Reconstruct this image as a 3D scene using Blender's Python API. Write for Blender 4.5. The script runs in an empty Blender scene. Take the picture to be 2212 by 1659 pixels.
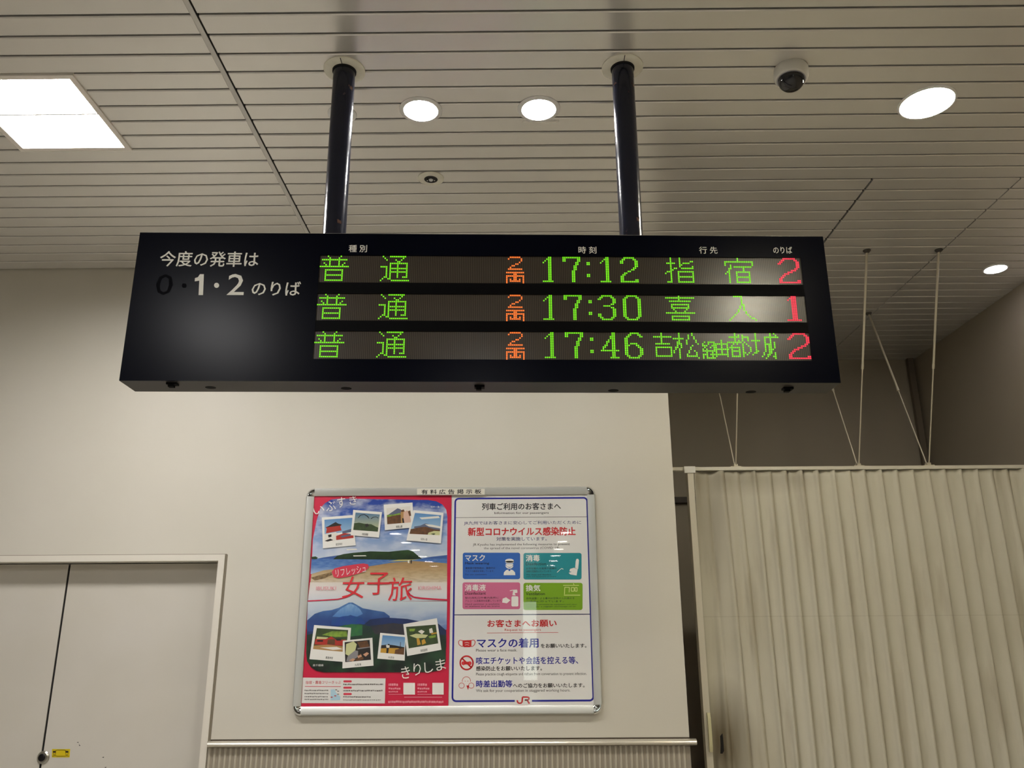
import bpy, bmesh, math, random
from mathutils import Vector, Matrix

# ------------------------------------------------------------------ camera, world, exposure
IMG_W, IMG_H = 2212.0, 1659.0
FOCAL_PX = 1800.0
PITCH, ROLL, YAW = 0.295218932, -0.00563627524, -0.00599820393
EYE = Vector((0.0, 0.0, 1.6))
SC = bpy.context.scene
COL = SC.collection
_f = Vector((math.sin(YAW)*math.cos(PITCH), math.cos(YAW)*math.cos(PITCH), math.sin(PITCH)))
_r = Vector((math.cos(YAW), -math.sin(YAW), 0))
_u = _r.cross(_f)
CR = math.cos(ROLL)*_r + math.sin(ROLL)*_u
CU = -math.sin(ROLL)*_r + math.cos(ROLL)*_u
CF = _f
cam_d = bpy.data.cameras.new('camera')
cam_d.sensor_fit = 'HORIZONTAL'; cam_d.sensor_width = 36.0
cam_d.lens = FOCAL_PX/IMG_W*36.0
cam_d.clip_start = 0.05; cam_d.clip_end = 100
cam = bpy.data.objects.new('camera', cam_d); COL.objects.link(cam)
M = Matrix((( CR.x, CU.x, -CF.x, EYE.x), (CR.y, CU.y, -CF.y, EYE.y), (CR.z, CU.z, -CF.z, EYE.z), (0,0,0,1)))
cam.matrix_world = M
SC.camera = cam

world = bpy.data.worlds.new('world'); SC.world = world
world.use_nodes = True
world.node_tree.nodes['Background'].inputs[0].default_value = (0.5, 0.55, 0.6, 1)
world.node_tree.nodes['Background'].inputs[1].default_value = 0.02
SC.view_settings.view_transform = 'Standard'
SC.view_settings.look = 'None'
SC.view_settings.exposure = 0.0
SC.view_settings.gamma = 1.0
SC.view_settings.use_curve_mapping = False
SC.cycles.use_light_tree = False
SC.cycles.max_bounces = 6; SC.cycles.diffuse_bounces = 3; SC.cycles.glossy_bounces = 3
# how strongly the lamps of the hall shine (their own meshes give the light)
L_ROUND, L_BIG, L_FAR, L_SQUARE, L_REAR = 262.0, 255.0, 42.0, 90.0, 118.0

random.seed(7)
CH = 3.559          # ceiling height
WALL_Y = 4.2        # face of the main wall
BACK_Y = 5.9        # back wall of the passage
RIGHT_X = 2.95
LEFT_X = -6.0
REAR_Y = -20.0

# ------------------------------------------------------------------ helpers
def ray(x, y):
    return CR*((x-IMG_W/2)/FOCAL_PX) + CU*(-(y-IMG_H/2)/FOCAL_PX) + CF
def atY(x, y, Y):
    d = ray(x, y); return EYE + d*((Y-EYE.y)/d.y)
def atZ(x, y, Z=CH):
    d = ray(x, y); return EYE + d*((Z-EYE.z)/d.z)

class Plane:
    """a flat surface of the place: origin, right, up, normal towards the hall"""
    def __init__(s, o, e1, e2):
        s.o, s.e1, s.e2 = Vector(o), Vector(e1).normalized(), Vector(e2).normalized()
        s.n = s.e1.cross(s.e2).normalized()
    def hit(s, x, y):
        d = ray(x, y); t = (s.o-EYE).dot(s.n)/d.dot(s.n); p = EYE+d*t-s.o
        return p.dot(s.e1), p.dot(s.e2)
    def P(s, u, v, h=0.0):
        return s.o + s.e1*u + s.e2*v + s.n*h

def lin(c):
    return tuple((x/12.92 if x <= 0.04045 else ((x+0.055)/1.055)**2.4) for x in c)
def rgb(r, g, b):
    return lin((r/255, g/255, b/255))

MATS = {}
def mat(name, col, rough=0.6, metal=0.0, spec=0.5, noise=None, emit=None, bump=None, coat=0.0):
    """noise = (scale, amount, second colour); bump = (scale, strength)"""
    if name in MATS: return MATS[name]
    m = bpy.data.materials.new(name); m.use_nodes = True
    nt = m.node_tree; b = nt.nodes['Principled BSDF']
    b.inputs['Base Color'].default_value = (*col, 1)
    b.inputs['Roughness'].default_value = rough
    b.inputs['Metallic'].default_value = metal
    b.inputs['Specular IOR Level'].default_value = spec
    if coat: b.inputs['Coat Weight'].default_value = coat
    tc = nt.nodes.new('ShaderNodeTexCoord')
    if noise:
        n = nt.nodes.new('ShaderNodeTexNoise'); n.inputs['Scale'].default_value = noise[0]
        n.inputs['Detail'].default_value = 2.5
        nt.links.new(tc.outputs['Object'], n.inputs['Vector'])
        r = nt.nodes.new('ShaderNodeMapRange')
        r.inputs[1].default_value = 0.35; r.inputs[2].default_value = 0.72
        r.inputs[3].default_value = 0.0; r.inputs[4].default_value = noise[1]
        nt.links.new(n.outputs[0], r.inputs[0])
        mx = nt.nodes.new('ShaderNodeMix'); mx.data_type = 'RGBA'
        mx.inputs[6].default_value = (*col, 1); mx.inputs[7].default_value = (*noise[2], 1)
        nt.links.new(r.outputs[0], mx.inputs[0]); nt.links.new(mx.outputs[2], b.inputs['Base Color'])
    if bump:
        n2 = nt.nodes.new('ShaderNodeTexNoise'); n2.inputs['Scale'].default_value = bump[0]
        nt.links.new(tc.outputs['Object'], n2.inputs['Vector'])
        bp = nt.nodes.new('ShaderNodeBump'); bp.inputs['Strength'].default_value = bump[1]
        bp.inputs['Distance'].default_value = 0.002
        nt.links.new(n2.outputs[0], bp.inputs['Height']); nt.links.new(bp.outputs[0], b.inputs['Normal'])
    if emit:
        b.inputs['Emission Color'].default_value = (*emit[0], 1)
        b.inputs['Emission Strength'].default_value = emit[1]
    MATS[name] = m
    return m

def print_mat(name, stops, clouds=None, axis=2):
    """printed picture: vertical colour ramp over the shape, optionally broken up by a noise print"""
    if name in MATS: return MATS[name]
    m = mat(name, stops[0][1], 0.45)
    nt = m.node_tree; b = nt.nodes['Principled BSDF']
    tc = nt.nodes.new('ShaderNodeTexCoord'); sx = nt.nodes.new('ShaderNodeSeparateXYZ')
    nt.links.new(tc.outputs['Generated'], sx.inputs[0])
    cr = nt.nodes.new('ShaderNodeValToRGB'); el = cr.color_ramp.elements
    while len(el) < len(stops): el.new(0.5)
    for e, (p, c) in zip(el, stops): e.position = p; e.color = (*c, 1)
    nt.links.new(sx.outputs[axis], cr.inputs[0])
    out = cr.outputs[0]
    if clouds:
        n = nt.nodes.new('ShaderNodeTexNoise'); n.inputs['Scale'].default_value = clouds[0]; n.inputs['Detail'].default_value = 4
        mp = nt.nodes.new('ShaderNodeMapping'); mp.inputs['Scale'].default_value = clouds[3] if len(clouds) > 3 else (1, 1, 1)
        nt.links.new(tc.outputs['Object'], mp.inputs[0]); nt.links.new(mp.outputs[0], n.inputs['Vector'])
        r = nt.nodes.new('ShaderNodeMapRange'); r.inputs[1].default_value = 0.42; r.inputs[2].default_value = 0.66
        r.inputs[3].default_value = 0; r.inputs[4].default_value = clouds[1]
        nt.links.new(n.outputs[0], r.inputs[0])
        mx = nt.nodes.new('ShaderNodeMix'); mx.data_type = 'RGBA'; mx.inputs[7].default_value = (*clouds[2], 1)
        nt.links.new(r.outputs[0], mx.inputs[0]); nt.links.new(out, mx.inputs[6]); out = mx.outputs[2]
    nt.links.new(out, b.inputs['Base Color'])
    return m

WL = {}      # world position of every object's origin
def register(o, parent, wloc):
    COL.objects.link(o)
    wloc = Vector(wloc); WL[o.name] = wloc
    if parent is not None:
        o.parent = parent; o.location = wloc - WL[parent.name]
    else:
        o.location = wloc
    return o
def tag(o, label=None, cat=None, group=None, kind=None):
    if label: o['label'] = label
    if cat: o['category'] = cat
    if group: o['group'] = group
    if kind: o['kind'] = kind
    return o
def thing(name, loc, label, cat, group=None, kind=None):
    o = bpy.data.objects.new(name, None); o.empty_display_size = 0.1
    register(o, None, loc)
    return tag(o, label, cat, group, kind)

class MB:
    """collects shapes in world coordinates; build() links ONE mesh object"""
    def __init__(s, T=None):
        s.v, s.f, s.m, s.mats, s.T = [], [], [], [], (T or (lambda x, y, z: Vector((x, y, z))))
    def mi(s, m):
        if m is None: return 0
        if m not in s.mats: s.mats.append(m)
        return s.mats.index(m)
    def add(s, verts, faces, m=None):
        b = len(s.v); k = s.mi(m)
        s.v += [s.T(*p) for p in verts]
        for f in faces: s.f.append([b+i for i in f]); s.m.append(k)
    def box(s, x0, x1, y0, y1, z0, z1, m=None):
        vs = [(x0,y0,z0),(x1,y0,z0),(x1,y1,z0),(x0,y1,z0),(x0,y0,z1),(x1,y0,z1),(x1,y1,z1),(x0,y1,z1)]
        s.add(vs, [(0,3,2,1),(4,5,6,7),(0,1,5,4),(1,2,6,5),(2,3,7,6),(3,0,4,7)], m); return s
    def prism(s, pts, a0, a1, axis='z', m=None):
        n = len(pts); vs = []
        for a in (a0, a1):
            for p, q in pts:
                vs.append((p, q, a) if axis == 'z' else ((p, a, q) if axis == 'y' else (a, p, q)))
        fs = [tuple(range(n))[::-1], tuple(range(n, 2*n))]
        fs += [(i, (i+1) % n, n+(i+1) % n, n+i) for i in range(n)]
        s.add(vs, fs, m); return s
    def lathe(s, c, prof, n=24, m=None, axis=None):
        """profile of (radius, height) along axis (default up) from point c"""
        ax = Vector(axis or (0, 0, 1)).normalized()
        t = Vector((1, 0, 0)) if abs(ax.x) < 0.9 else Vector((0, 1, 0))
        e1 = (t - ax*t.dot(ax)).normalized(); e2 = ax.cross(e1); c = Vector(c); vs = []; fs = []
        for r, h in prof:
            for i in range(n):
                a = 2*math.pi*i/n; vs.append(tuple(c + ax*h + (e1*math.cos(a)+e2*math.sin(a))*r))
        for k in range(len(prof)-1):
            for i in range(n):
                j = (i+1) % n; fs.append((k*n+i, k*n+j, (k+1)*n+j, (k+1)*n+i))
        if prof[0][0] > 1e-5: fs.append(tuple(range(n))[::-1])
        if prof[-1][0] > 1e-5: fs.append(tuple((len(prof)-1)*n+i for i in range(n)))
        s.add(vs, fs, m); return s
    def ring(s, c, prof, n=32, m=None):
        """closed profile of (radius, height) turned about the vertical through c"""
        c = Vector(c); k = len(prof); vs = []; fs = []
        for i in range(n):
            a = 2*math.pi*i/n
            for r, h in prof: vs.append((c.x+r*math.cos(a), c.y+r*math.sin(a), c.z+h))
        for i in range(n):
            j = (i+1) % n
            for q in range(k):
                w = (q+1) % k; fs.append((i*k+q, j*k+q, j*k+w, i*k+w))
        s.add(vs, fs, m); return s
    def rod(s, a, b, r, n=10, m=None):
        a, b = Vector(a), Vector(b); return s.lathe(a, [(r, 0), (r, (b-a).length)], n, m, (b-a))
    def build(s, name, m=None, parent=None, smooth=False, origin=None, fix=True):
        if m is not None and not s.mats: s.mats = [m]
        o = Vector(origin) if origin is not None else (sum(s.v, Vector())/len(s.v))
        me = bpy.data.meshes.new(name)
        me.from_pydata([tuple(p-o) for p in s.v], [], s.f)
        for q in s.mats: me.materials.append(q)
        me.polygons.foreach_set('material_index', s.m)
        if fix:
            bm = bmesh.new(); bm.from_mesh(me); bmesh.ops.recalc_face_normals(bm, faces=bm.faces); bm.to_mesh(me); bm.free()
        if smooth:
            me.polygons.foreach_set('use_smooth', [True]*len(me.polygons))
            if smooth != 'all':
                me.set_sharp_from_angle(angle=math.radians(38))
        me.update()
        ob = bpy.data.objects.new(name, me)
        return register(ob, parent, o)

def text_mesh(s, bold=0.0):
    c = bpy.data.curves.new('t', 'FONT'); c.body = s; c.resolution_u = 2; c.fill_mode = 'FRONT'
    o = bpy.data.objects.new('t', c)
    COL.objects.link(o)
    me = o.to_mesh()
    vs = [tuple(v.co) for v in me.vertices]; fs = [tuple(p.vertices) for p in me.polygons]
    o.to_mesh_clear(); bpy.data.objects.remove(o); bpy.data.curves.remove(c)
    if bold > 0:            # heavier strokes: the same outlines set again a hair to each side
        V, F = [], []
        for k, (dx, dy) in enumerate(((0, 0), (bold, 0), (-bold, 0), (0, bold*0.8), (0, -bold*0.8))):
            b = len(V); V += [(x+dx, y+dy, 0.00006*k) for x, y, z in vs]; F += [tuple(b+i for i in f) for f in fs]
        vs, fs = V, F
    return vs, fs
TCACHE = {}
def add_text(mb, pl, s, x0, y0, x1, y1, m, h, bold=0.0, rot=0.0):
    """lettering fitted to the box x0..x1, y0..y1 (photo pixels) on the surface pl"""
    key = (s, bold)
    if key not in TCACHE: TCACHE[key] = text_mesh(s, bold)
    vs, fs = TCACHE[key]
    if not vs: return
    ax0 = min(v[0] for v in vs); ax1 = max(v[0] for v in vs); ay0 = min(v[1] for v in vs); ay1 = max(v[1] for v in vs)
    xm, ym = (x0+x1)/2, (y0+y1)/2
    u0, u1 = pl.hit(x0, ym)[0], pl.hit(x1, ym)[0]; v1, v0 = pl.hit(xm, y0)[1], pl.hit(xm, y1)[1]
    cu, cv = (u0+u1)/2, (v0+v1)/2; ca, sa = math.cos(math.radians(rot)), math.sin(math.radians(rot))
    out = []
    for x, y, z in vs:
        a = (u1-u0)*((x-ax0)/max(1e-6, ax1-ax0)-0.5); b = (v1-v0)*((y-ay0)/max(1e-6, ay1-ay0)-0.5)
        out.append(tuple(pl.P(cu+a*ca-b*sa, cv+a*sa+b*ca, h+z)))
    T = mb.T; mb.T = lambda x, y, z: Vector((x, y, z))
    mb.add(out, fs, m); mb.T = T
def lettering(parent, pl, items, h, name='lettering', label=None):
    """items: (text, x0, y0, x1, y1, material, bold, rot)"""
    mb = MB()
    for it in items:
        add_text(mb, pl, it[0], it[1], it[2], it[3], it[4], it[5], h, it[6] if len(it) > 6 else 0.0, it[7] if len(it) > 7 else 0.0)
    o = mb.build(name, None, parent, fix=False)
    if label: o['label'] = label
    return o
def add_poly(mb, pl, pts, m, h):
    n = len(pts); vs = [tuple(pl.P(*pl.hit(*p), h)) for p in pts]
    T = mb.T; mb.T = lambda x, y, z: Vector((x, y, z))
    # counter-clockwise as seen from the hall
    a = sum(pts[i][0]*pts[(i+1) % n][1]-pts[(i+1) % n][0]*pts[i][1] for i in range(n))
    idx = list(range(n)) if a < 0 else list(range(n))[::-1]
    mb.add(vs, [tuple(idx)], m); mb.T = T
def stroke(mb, pl, pts, w, m, h):
    """a printed line of width w px along pts"""
    for i in range(len(pts)-1):
        (x0, y0), (x1, y1) = pts[i], pts[i+1]; d = math.hypot(x1-x0, y1-y0) or 1
        nx, ny = -(y1-y0)/d*w/2, (x1-x0)/d*w/2
        add_poly(mb, pl, [(x0+nx, y0+ny), (x1+nx, y1+ny), (x1-nx, y1-ny), (x0-nx, y0-ny)], m, h)
def rrect(x0, y0, x1, y1, r, k=5, q=None):
    pts = []
    for (cx, cy, a0) in ((x1-r, y0+r, -90), (x1-r, y1-r, 0), (x0+r, y1-r, 90), (x0+r, y0+r, 180)):
        for i in range(k+1):
            a = math.radians(a0+90*i/k); pts.append((cx+r*math.cos(a), cy+r*math.sin(a)))
    return pts
def ell(cx, cy, rx, ry, n=20, a0=0, a1=360):
    return [(cx+rx*math.cos(math.radians(a0+(a1-a0)*i/n)), cy+ry*math.sin(math.radians(a0+(a1-a0)*i/n))) for i in range(n+(0 if a1-a0 == 360 else 1))]
def quadmap(q):
    (ax, ay), (bx, by), (cx, cy), (dx, dy) = q
    return lambda s, t: ((ax*(1-s)+bx*s)*(1-t)+(dx*(1-s)+cx*s)*t, (ay*(1-s)+by*s)*(1-t)+(dy*(1-s)+cy*s)*t)

# ------------------------------------------------------------------ materials of the place
WALLC = rgb(203, 198, 186)
m_wall = mat('wall_paint', WALLC, 0.55, noise=(1.6, 0.35, rgb(194, 189, 173)))
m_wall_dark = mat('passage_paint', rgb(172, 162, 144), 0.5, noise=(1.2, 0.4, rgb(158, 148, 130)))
m_ceil = mat('plank_paint', rgb(232, 230, 225), 0.25, metal=0.46, spec=0.6, noise=(0.9, 0.4, rgb(226, 222, 213)))
m_void = mat('ceiling_void', rgb(8, 7, 6), 0.95)
m_floor = mat('floor_tile', rgb(188, 183, 174), 0.28, noise=(3, 0.5, rgb(166, 160, 150)))
m_white = mat('white_plastic', rgb(226, 224, 216), 0.4)
m_cream = mat('aged_cream', rgb(244, 242, 228), 0.5, noise=(25, 0.5, rgb(222, 216, 194)))
m_door = mat('door_paint', rgb(201, 196, 186), 0.42, noise=(2.2, 0.5, rgb(190, 184, 169)))
m_frame = mat('door_frame_paint', rgb(216, 210, 198), 0.45)
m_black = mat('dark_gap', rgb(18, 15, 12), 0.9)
m_steel = mat('brushed_steel', rgb(170, 168, 160), 0.28, metal=1.0)
m_alu = mat('satin_aluminium', rgb(206, 207, 202), 0.42, metal=0.55, spec=0.5)
m_chrome = mat('chrome', rgb(225, 225, 225), 0.08, metal=1.0)

# ------------------------------------------------------------------ structure: floor, walls
o = MB().box(LEFT_X, RIGHT_X, REAR_Y, BACK_Y, -0.1, 0.0).build('floor', m_floor)
tag(o, 'beige tiled station hall floor below the picture', 'floor', kind='structure')

DX0, DX1, DZ = -3.087, -1.453, 2.002       # door opening (outer edge of its frame)
WR = 0.792                                  # right end of the main wall
mb = MB()
mb.box(LEFT_X, DX0, WALL_Y, BACK_Y, 0, CH+0.05)
mb.box(DX0, DX1, WALL_Y, BACK_Y, DZ, CH+0.05)
mb.box(DX1, WR, WALL_Y, BACK_Y, 0, CH+0.05)
mb.box(DX0, DX1, WALL_Y+0.16, BACK_Y, 0, DZ)
wall_back = mb.build('wall_back', m_wall)
tag(wall_back, 'cream painted wall behind the departure board, with a ribbed dado', 'wall', kind='structure')
# ribbed dado below the rail: backing and single ribs
m_dado = mat('dado_laminate', rgb(146, 137, 122), 0.6)
m_rib = mat('dado_rib', rgb(180, 172, 156), 0.45, noise=(8, 0.5, rgb(160, 151, 133)))
MB().box(DX1+0.002, WR, WALL_Y-0.004, WALL_Y, 0.06, 1.118).build('dado_backing', m_dado, wall_back)
ribme = None; x = DX1+0.012; pit = 0.0245
while x < WR-0.004:
    if ribme is None:
        z0, z1 = 0.06, 1.116
        ob = MB().prism([(x-0.0065, WALL_Y-0.004), (x-0.0042, WALL_Y-0.0085), (x+0.0042, WALL_Y-0.0085), (x+0.0065, WALL_Y-0.004)], z0, z1).build('dado_rib', m_rib, wall_back)
        ribme = ob.data; base = WL[ob.name].copy(); bx = x
    else:
        ob = bpy.data.objects.new('dado_rib', ribme); register(ob, wall_back, base+Vector((x-bx, 0, 0)))
    x += pit
# rail capping the dado
mb = MB()
pts = [(WALL_Y+0.0, 1.118), (WALL_Y-0.02, 1.118), (WALL_Y-0.03, 1.124), (WALL_Y-0.032, 1.132), (WALL_Y-0.028, 1.140), (WALL_Y-0.018, 1.145), (WALL_Y, 1.145)]
mb.prism(pts, DX1+0.006, WR+0.028, 'x')
MB().box(DX1+0.01, WR, WALL_Y-0.002, WALL_Y, 1.145, 1.151).build('rail_seam', mat('seam_brown', rgb(70, 60, 48), 0.8), wall_back)
o = mb.build('trim_1', mat('rail_metal', rgb(206, 200, 186), 0.25, metal=0.6), smooth=True)
tag(o, 'pale rounded metal rail capping the ribbed dado', 'rail', kind='structure')

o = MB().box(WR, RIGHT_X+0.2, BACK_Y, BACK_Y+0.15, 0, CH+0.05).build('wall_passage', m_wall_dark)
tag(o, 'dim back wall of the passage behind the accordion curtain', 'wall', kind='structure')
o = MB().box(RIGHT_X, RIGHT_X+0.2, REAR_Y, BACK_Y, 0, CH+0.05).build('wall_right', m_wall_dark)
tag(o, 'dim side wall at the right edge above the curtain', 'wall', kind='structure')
o = MB().box(LEFT_X-0.2, LEFT_X, REAR_Y, BACK_Y, 0, CH+0.05).build('wall_left', m_wall)
tag(o, 'plain far side wall of the hall outside the picture', 'wall', kind='structure')
WX0, WX1, WZ0, WZ1 = 0.12, 0.62, 0.25, 2.75
mb = MB()
mb.box(LEFT_X-0.2, WX0, REAR_Y-0.2, REAR_Y, 0, CH+0.05).box(WX1, RIGHT_X+0.2, REAR_Y-0.2, REAR_Y, 0, CH+0.05)
mb.box(WX0, WX1, REAR_Y-0.2, REAR_Y, 0, WZ0).box(WX0, WX1, REAR_Y-0.2, REAR_Y, WZ1, CH+0.05)
o = mb.build('wall_front', m_wall)
tag(o, 'far end wall of the hall behind the viewer', 'wall', kind='structure')
m_glow = mat('lit_window', (0.8, 0.8, 0.8), 0.3, emit=(rgb(235, 250, 240), 7.0))
win = thing('window_1', ((WX0+WX1)/2, REAR_Y-0.1, WZ0), 'narrow lit window in the far end wall behind the viewer', 'window', kind='structure')
MB().box(WX0, WX1, REAR_Y-0.12, REAR_Y-0.11, WZ0, WZ1).build('pane', m_glow, win)
mb = MB()
for (a, b, c, d) in ((WX0, WX0+0.03, WZ0, WZ1), (WX1-0.03, WX1, WZ0, WZ1), (WX0, WX1, WZ0, WZ0+0.03), (WX0, WX1, WZ1-0.03, WZ1)):
    mb.box(a, b, REAR_Y-0.11, REAR_Y-0.02, c, d)
mb.build('window_frame', m_steel, win)
# passage corner: boxed pipe running down the corner, dark ledge across the back wall
o = MB().box(RIGHT_X-0.062, RIGHT_X-0.022, BACK_Y-0.045, BACK_Y-0.012, 0, CH).build('trim_2', mat('corner_duct', rgb(120, 108, 92), 0.5))
tag(o, 'slim vertical duct in the dark corner of the passage', 'trim', kind='structure')
o = MB().box(WR, RIGHT_X-0.07, BACK_Y-0.05, BACK_Y, 2.50, 2.54).build('trim_3', mat('dark_ledge', rgb(52, 40, 32), 0.5))
tag(o, 'dark brown ledge on the passage back wall, seen through the curtain gap', 'trim', kind='structure')

# ------------------------------------------------------------------ ceiling: void plate and single planks
mb = MB().box(LEFT_X, RIGHT_X, REAR_Y, BACK_Y, CH+0.045, CH+0.07)
ceiling = mb.build('ceiling', m_void)
tag(ceiling, 'ceiling of narrow off-white metal planks with dark joints', 'ceiling', kind='structure')
PP = 0.0972; GAP = 0.0112; Y0 = 4.198
JX0, JX1 = -1.062, -1.036       # joint strip
LX0, LX1, LY0, LY1 = -2.065, -1.598, Y0-17*PP, Y0-12*PP   # square lamp opening, five planks wide
PMESH = {}
def plank(xa, xb, k):
    """plank between joint k and joint k+1 (k counts joints towards the viewer from the wall)"""
    yb = Y0-k*PP-GAP/2; ya = Y0-(k+1)*PP+GAP/2; key = (round(xa, 3), round(xb, 3))
    yc = (ya+yb)/2; w = (yb-ya)/2
    if key not in PMESH:
        prof = [(-w, CH+0.010), (-w, CH+0.0035), (-w+0.0035, CH), (w-0.002, CH), (w, CH+0.002), (w, CH+0.010)]
        ob = MB().prism([(yc+p, q) for p, q in prof], xa, xb, 'x').build('plank', m_ceil, ceiling)
        PMESH[key] = (ob.data, WL[ob.name]-Vector((0, yc, 0)))
    else:
        me, off = PMESH[key]
        register(bpy.data.objects.new('plank', me), ceiling, off+Vector((0, yc, 0)))
SX1, SX2 = 1.604, 2.27
for k in range(-18, 44):
    Yc = Y0-(k+0.5)*PP
    if k >= 0:
        if 12 <= k < 17:
            plank(LEFT_X, LX0, k); plank(LX1, JX0, k)
        else:
            plank(LEFT_X, JX0, k)
        if Yc > 3.30:
            plank(JX1, SX1-0.005, k); plank(SX1+0.005, SX2-0.003, k); plank(SX2+0.003, RIGHT_X, k)
        else:
            plank(JX1, RIGHT_X, k)
    else:
        plank(WR, SX1-0.005, k); plank(SX1+0.005, SX2-0.003, k); plank(SX2+0.003, RIGHT_X, k)
MB().box(JX1-0.0065, JX1-0.0005, Y0-44*PP, WALL_Y, CH+0.0005, CH+0.01).build('joint_shade_strip', m_black, ceiling)  # black strip standing in for the shaded gap beside the joint strip
MB().box(JX0+0.001, JX1-0.007, Y0-44*PP, WALL_Y, CH-0.0005, CH+0.01).build('joint_strip', mat('joint_metal', rgb(214, 212, 208), 0.35, metal=0.1), ceiling)
# the ceiling far behind the viewer, where planks cannot be told apart
MB().box(LEFT_X, RIGHT_X, REAR_Y, Y0-44*PP-0.004, CH, CH+0.014).build('plank_field', m_ceil, ceiling)

# ------------------------------------------------------------------ double door on the left
door = thing('door_1', ((DX0+DX1)/2, WALL_Y+0.08, 0), 'off-white flush double door set back in a plain frame', 'door', kind='structure')
FW = 0.031
mb = MB()
mb.box(DX0, DX0+FW, WALL_Y-0.012, WALL_Y+0.125, 0, DZ)
mb.box(DX1-FW, DX1, WALL_Y-0.012, WALL_Y+0.125, 0, DZ)
mb.box(DX0+FW, DX1-FW, WALL_Y-0.012, WALL_Y+0.125, DZ-FW, DZ)
mb.build('door_frame', m_frame, door)
MB().box(DX1, DX1+0.010, WALL_Y-0.003, WALL_Y, 1.146, DZ).box(DX0, DX1+0.006, WALL_Y-0.003, WALL_Y, DZ, DZ+0.003).build('sealant', mat('grey_sealant', rgb(122, 114, 98), 0.8), door)
MB().box(-2.2752, -2.2648, WALL_Y+0.089, WALL_Y+0.12, 0.01, DZ-0.04).build('gap_shade', m_black, door)  # black strip set between the leaves to stand in for the shade there
DY = WALL_Y+0.085; SPL = -2.270
for side in (0, 1):
    a, b = ((DX0+FW+0.003, SPL-0.0055) if side == 0 else (SPL+0.0055, DX1-FW-0.003))
    leaf = MB().box(a, b, DY, DY+0.04, 0.008, DZ-FW-0.004).build('door_leaf', m_door, door)
    if side == 1:
        p = atY(94, 1636, DY)
        mb = MB().lathe((p.x, DY, p.z), [(0.029, 0), (0.029, 0.004), (0.024, 0.008), (0.022, 0.010)], 28, None, (0, -1, 0))
        lk = mb.build('lock_rose', m_steel, leaf, smooth=True); lk['label'] = 'round steel lock rose'
        MB().lathe((p.x-0.003, DY-0.0085, p.z), [(0.017, 0), (0.016, 0.004), (0.012, 0.006)], 24, None, (0, -1, 0)).build('lock_cylinder', mat('dark_lock', rgb(38, 36, 38), 0.3, metal=0.8), leaf, smooth=True)
        dpl = Plane((0, DY, 0), (1, 0, 0), (0, 0, 1))
        ms = mat('scuff_black', rgb(38, 34, 28), 0.9)
        for pts in ([(166, 1603.5), (170, 1602.5), (169, 1605)], [(171, 1608), (174, 1611), (171, 1611.5)], [(170, 1606), (172, 1608), (170.5, 1607.5)],
                    [(220, 1635.5), (225, 1634.5), (224, 1637)], [(226, 1657.5), (231, 1656.5), (228, 1659)], [(222, 1660), (228, 1658.5), (226, 1662)]):
            mq = MB(); add_poly(mq, dpl, pts, ms, 0.0004); mq.build('scuff_mark', None, leaf, fix=False)
        stk = thing('sticker', tuple(dpl.P(*dpl.hit(131, 1627), 0.0005)), 'small yellow sticker with black pictograms beside the door lock', 'sticker')
        mq = MB(); add_poly(mq, dpl, [(112.5, 1618), (152, 1618), (150.5, 1636), (112, 1636)], mat('sticker_yellow', rgb(208, 184, 14), 0.45), 0.0006); mq.build('sheet', None, stk, fix=False)
        mq = MB(); mk = mat('sticker_ink', rgb(46, 36, 8), 0.5)
        for x0 in (114.5, 141.5):
            add_poly(mq, dpl, [(x0, 1622), (x0+6.5, 1622), (x0+6.5, 1626), (x0, 1626)], mk, 0.001)
            stroke(mq, dpl, [(x0+0.8, 1626), (x0+0.8, 1630)], 0.8, mk, 0.001); stroke(mq, dpl, [(x0+5.7, 1626), (x0+5.7, 1630)], 0.8, mk, 0.001)
            stroke(mq, dpl, [(x0+0.8, 1630), (x0+5.7, 1630)], 0.8, mk, 0.001)
        stroke(mq, dpl, [(113, 1633.5), (119, 1632), (124, 1633.6), (140, 1633.6), (144, 1632.2), (149, 1633.5)], 1.1, mk, 0.001)
        stroke(mq, dpl, [(120, 1621.5), (125, 1620.2), (138, 1620.2), (143, 1621.5)], 1.0, mk, 0.001)
        mq.build('pictogram', None, stk, fix=False)

# ------------------------------------------------------------------ departure board
SG_A, SG_B = Vector((-1.226, 2.45, 0)), Vector((1.019, 2.505, 0))
su = (SG_B-SG_A).normalized(); su = (su + Vector((0, 0, -0.0034))).normalized()
sv = Vector((0, 0, 1)); sv = (sv-su*sv.dot(su)).normalized()
SG = Plane(((SG_A+SG_B)/2+Vector((0, 0, 2.61))), su, sv)
def sgT(u, h, v): return SG.P(u, v, -h)       # u along the face, h depth behind it, v up
m_hous = mat('board_housing', rgb(44, 38, 34), 0.5, noise=(5, 0.4, rgb(36, 31, 28)))
m_face = mat('board_face', (0.0008, 0.0014, 0.0065), 0.24, spec=0.07)
m_mask = mat('board_bars', (0.0012, 0.0012, 0.002), 0.5, spec=0.08)
tl, tr, bl, br = SG.hit(303, 502), SG.hit(1779, 511), SG.hit(257, 820), SG.hit(1815, 829)
BU0, BU1 = (tl[0]+bl[0])/2, (tr[0]+br[0])/2; BV1, BV0 = (tl[1]+tr[1])/2, (bl[1]+br[1])/2
base = SG.P((BU0+BU1)/2, BV0, -0.06)
board = thing('departure_board', tuple(base), 'black hanging train departure board with green and red dot-matrix rows', 'departure board')
MB(sgT).box(BU0, BU1, 0.006, 0.12, BV0, BV1).build('housing', m_hous, board)
rows = [((690, 553), (1734, 554), (688, 611), (1737, 613.5)), ((684, 635), (1741, 637), (682, 692), (1743, 696)), ((679, 715), (1746, 718), (677, 775), (1750, 779))]
RW = []
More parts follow.
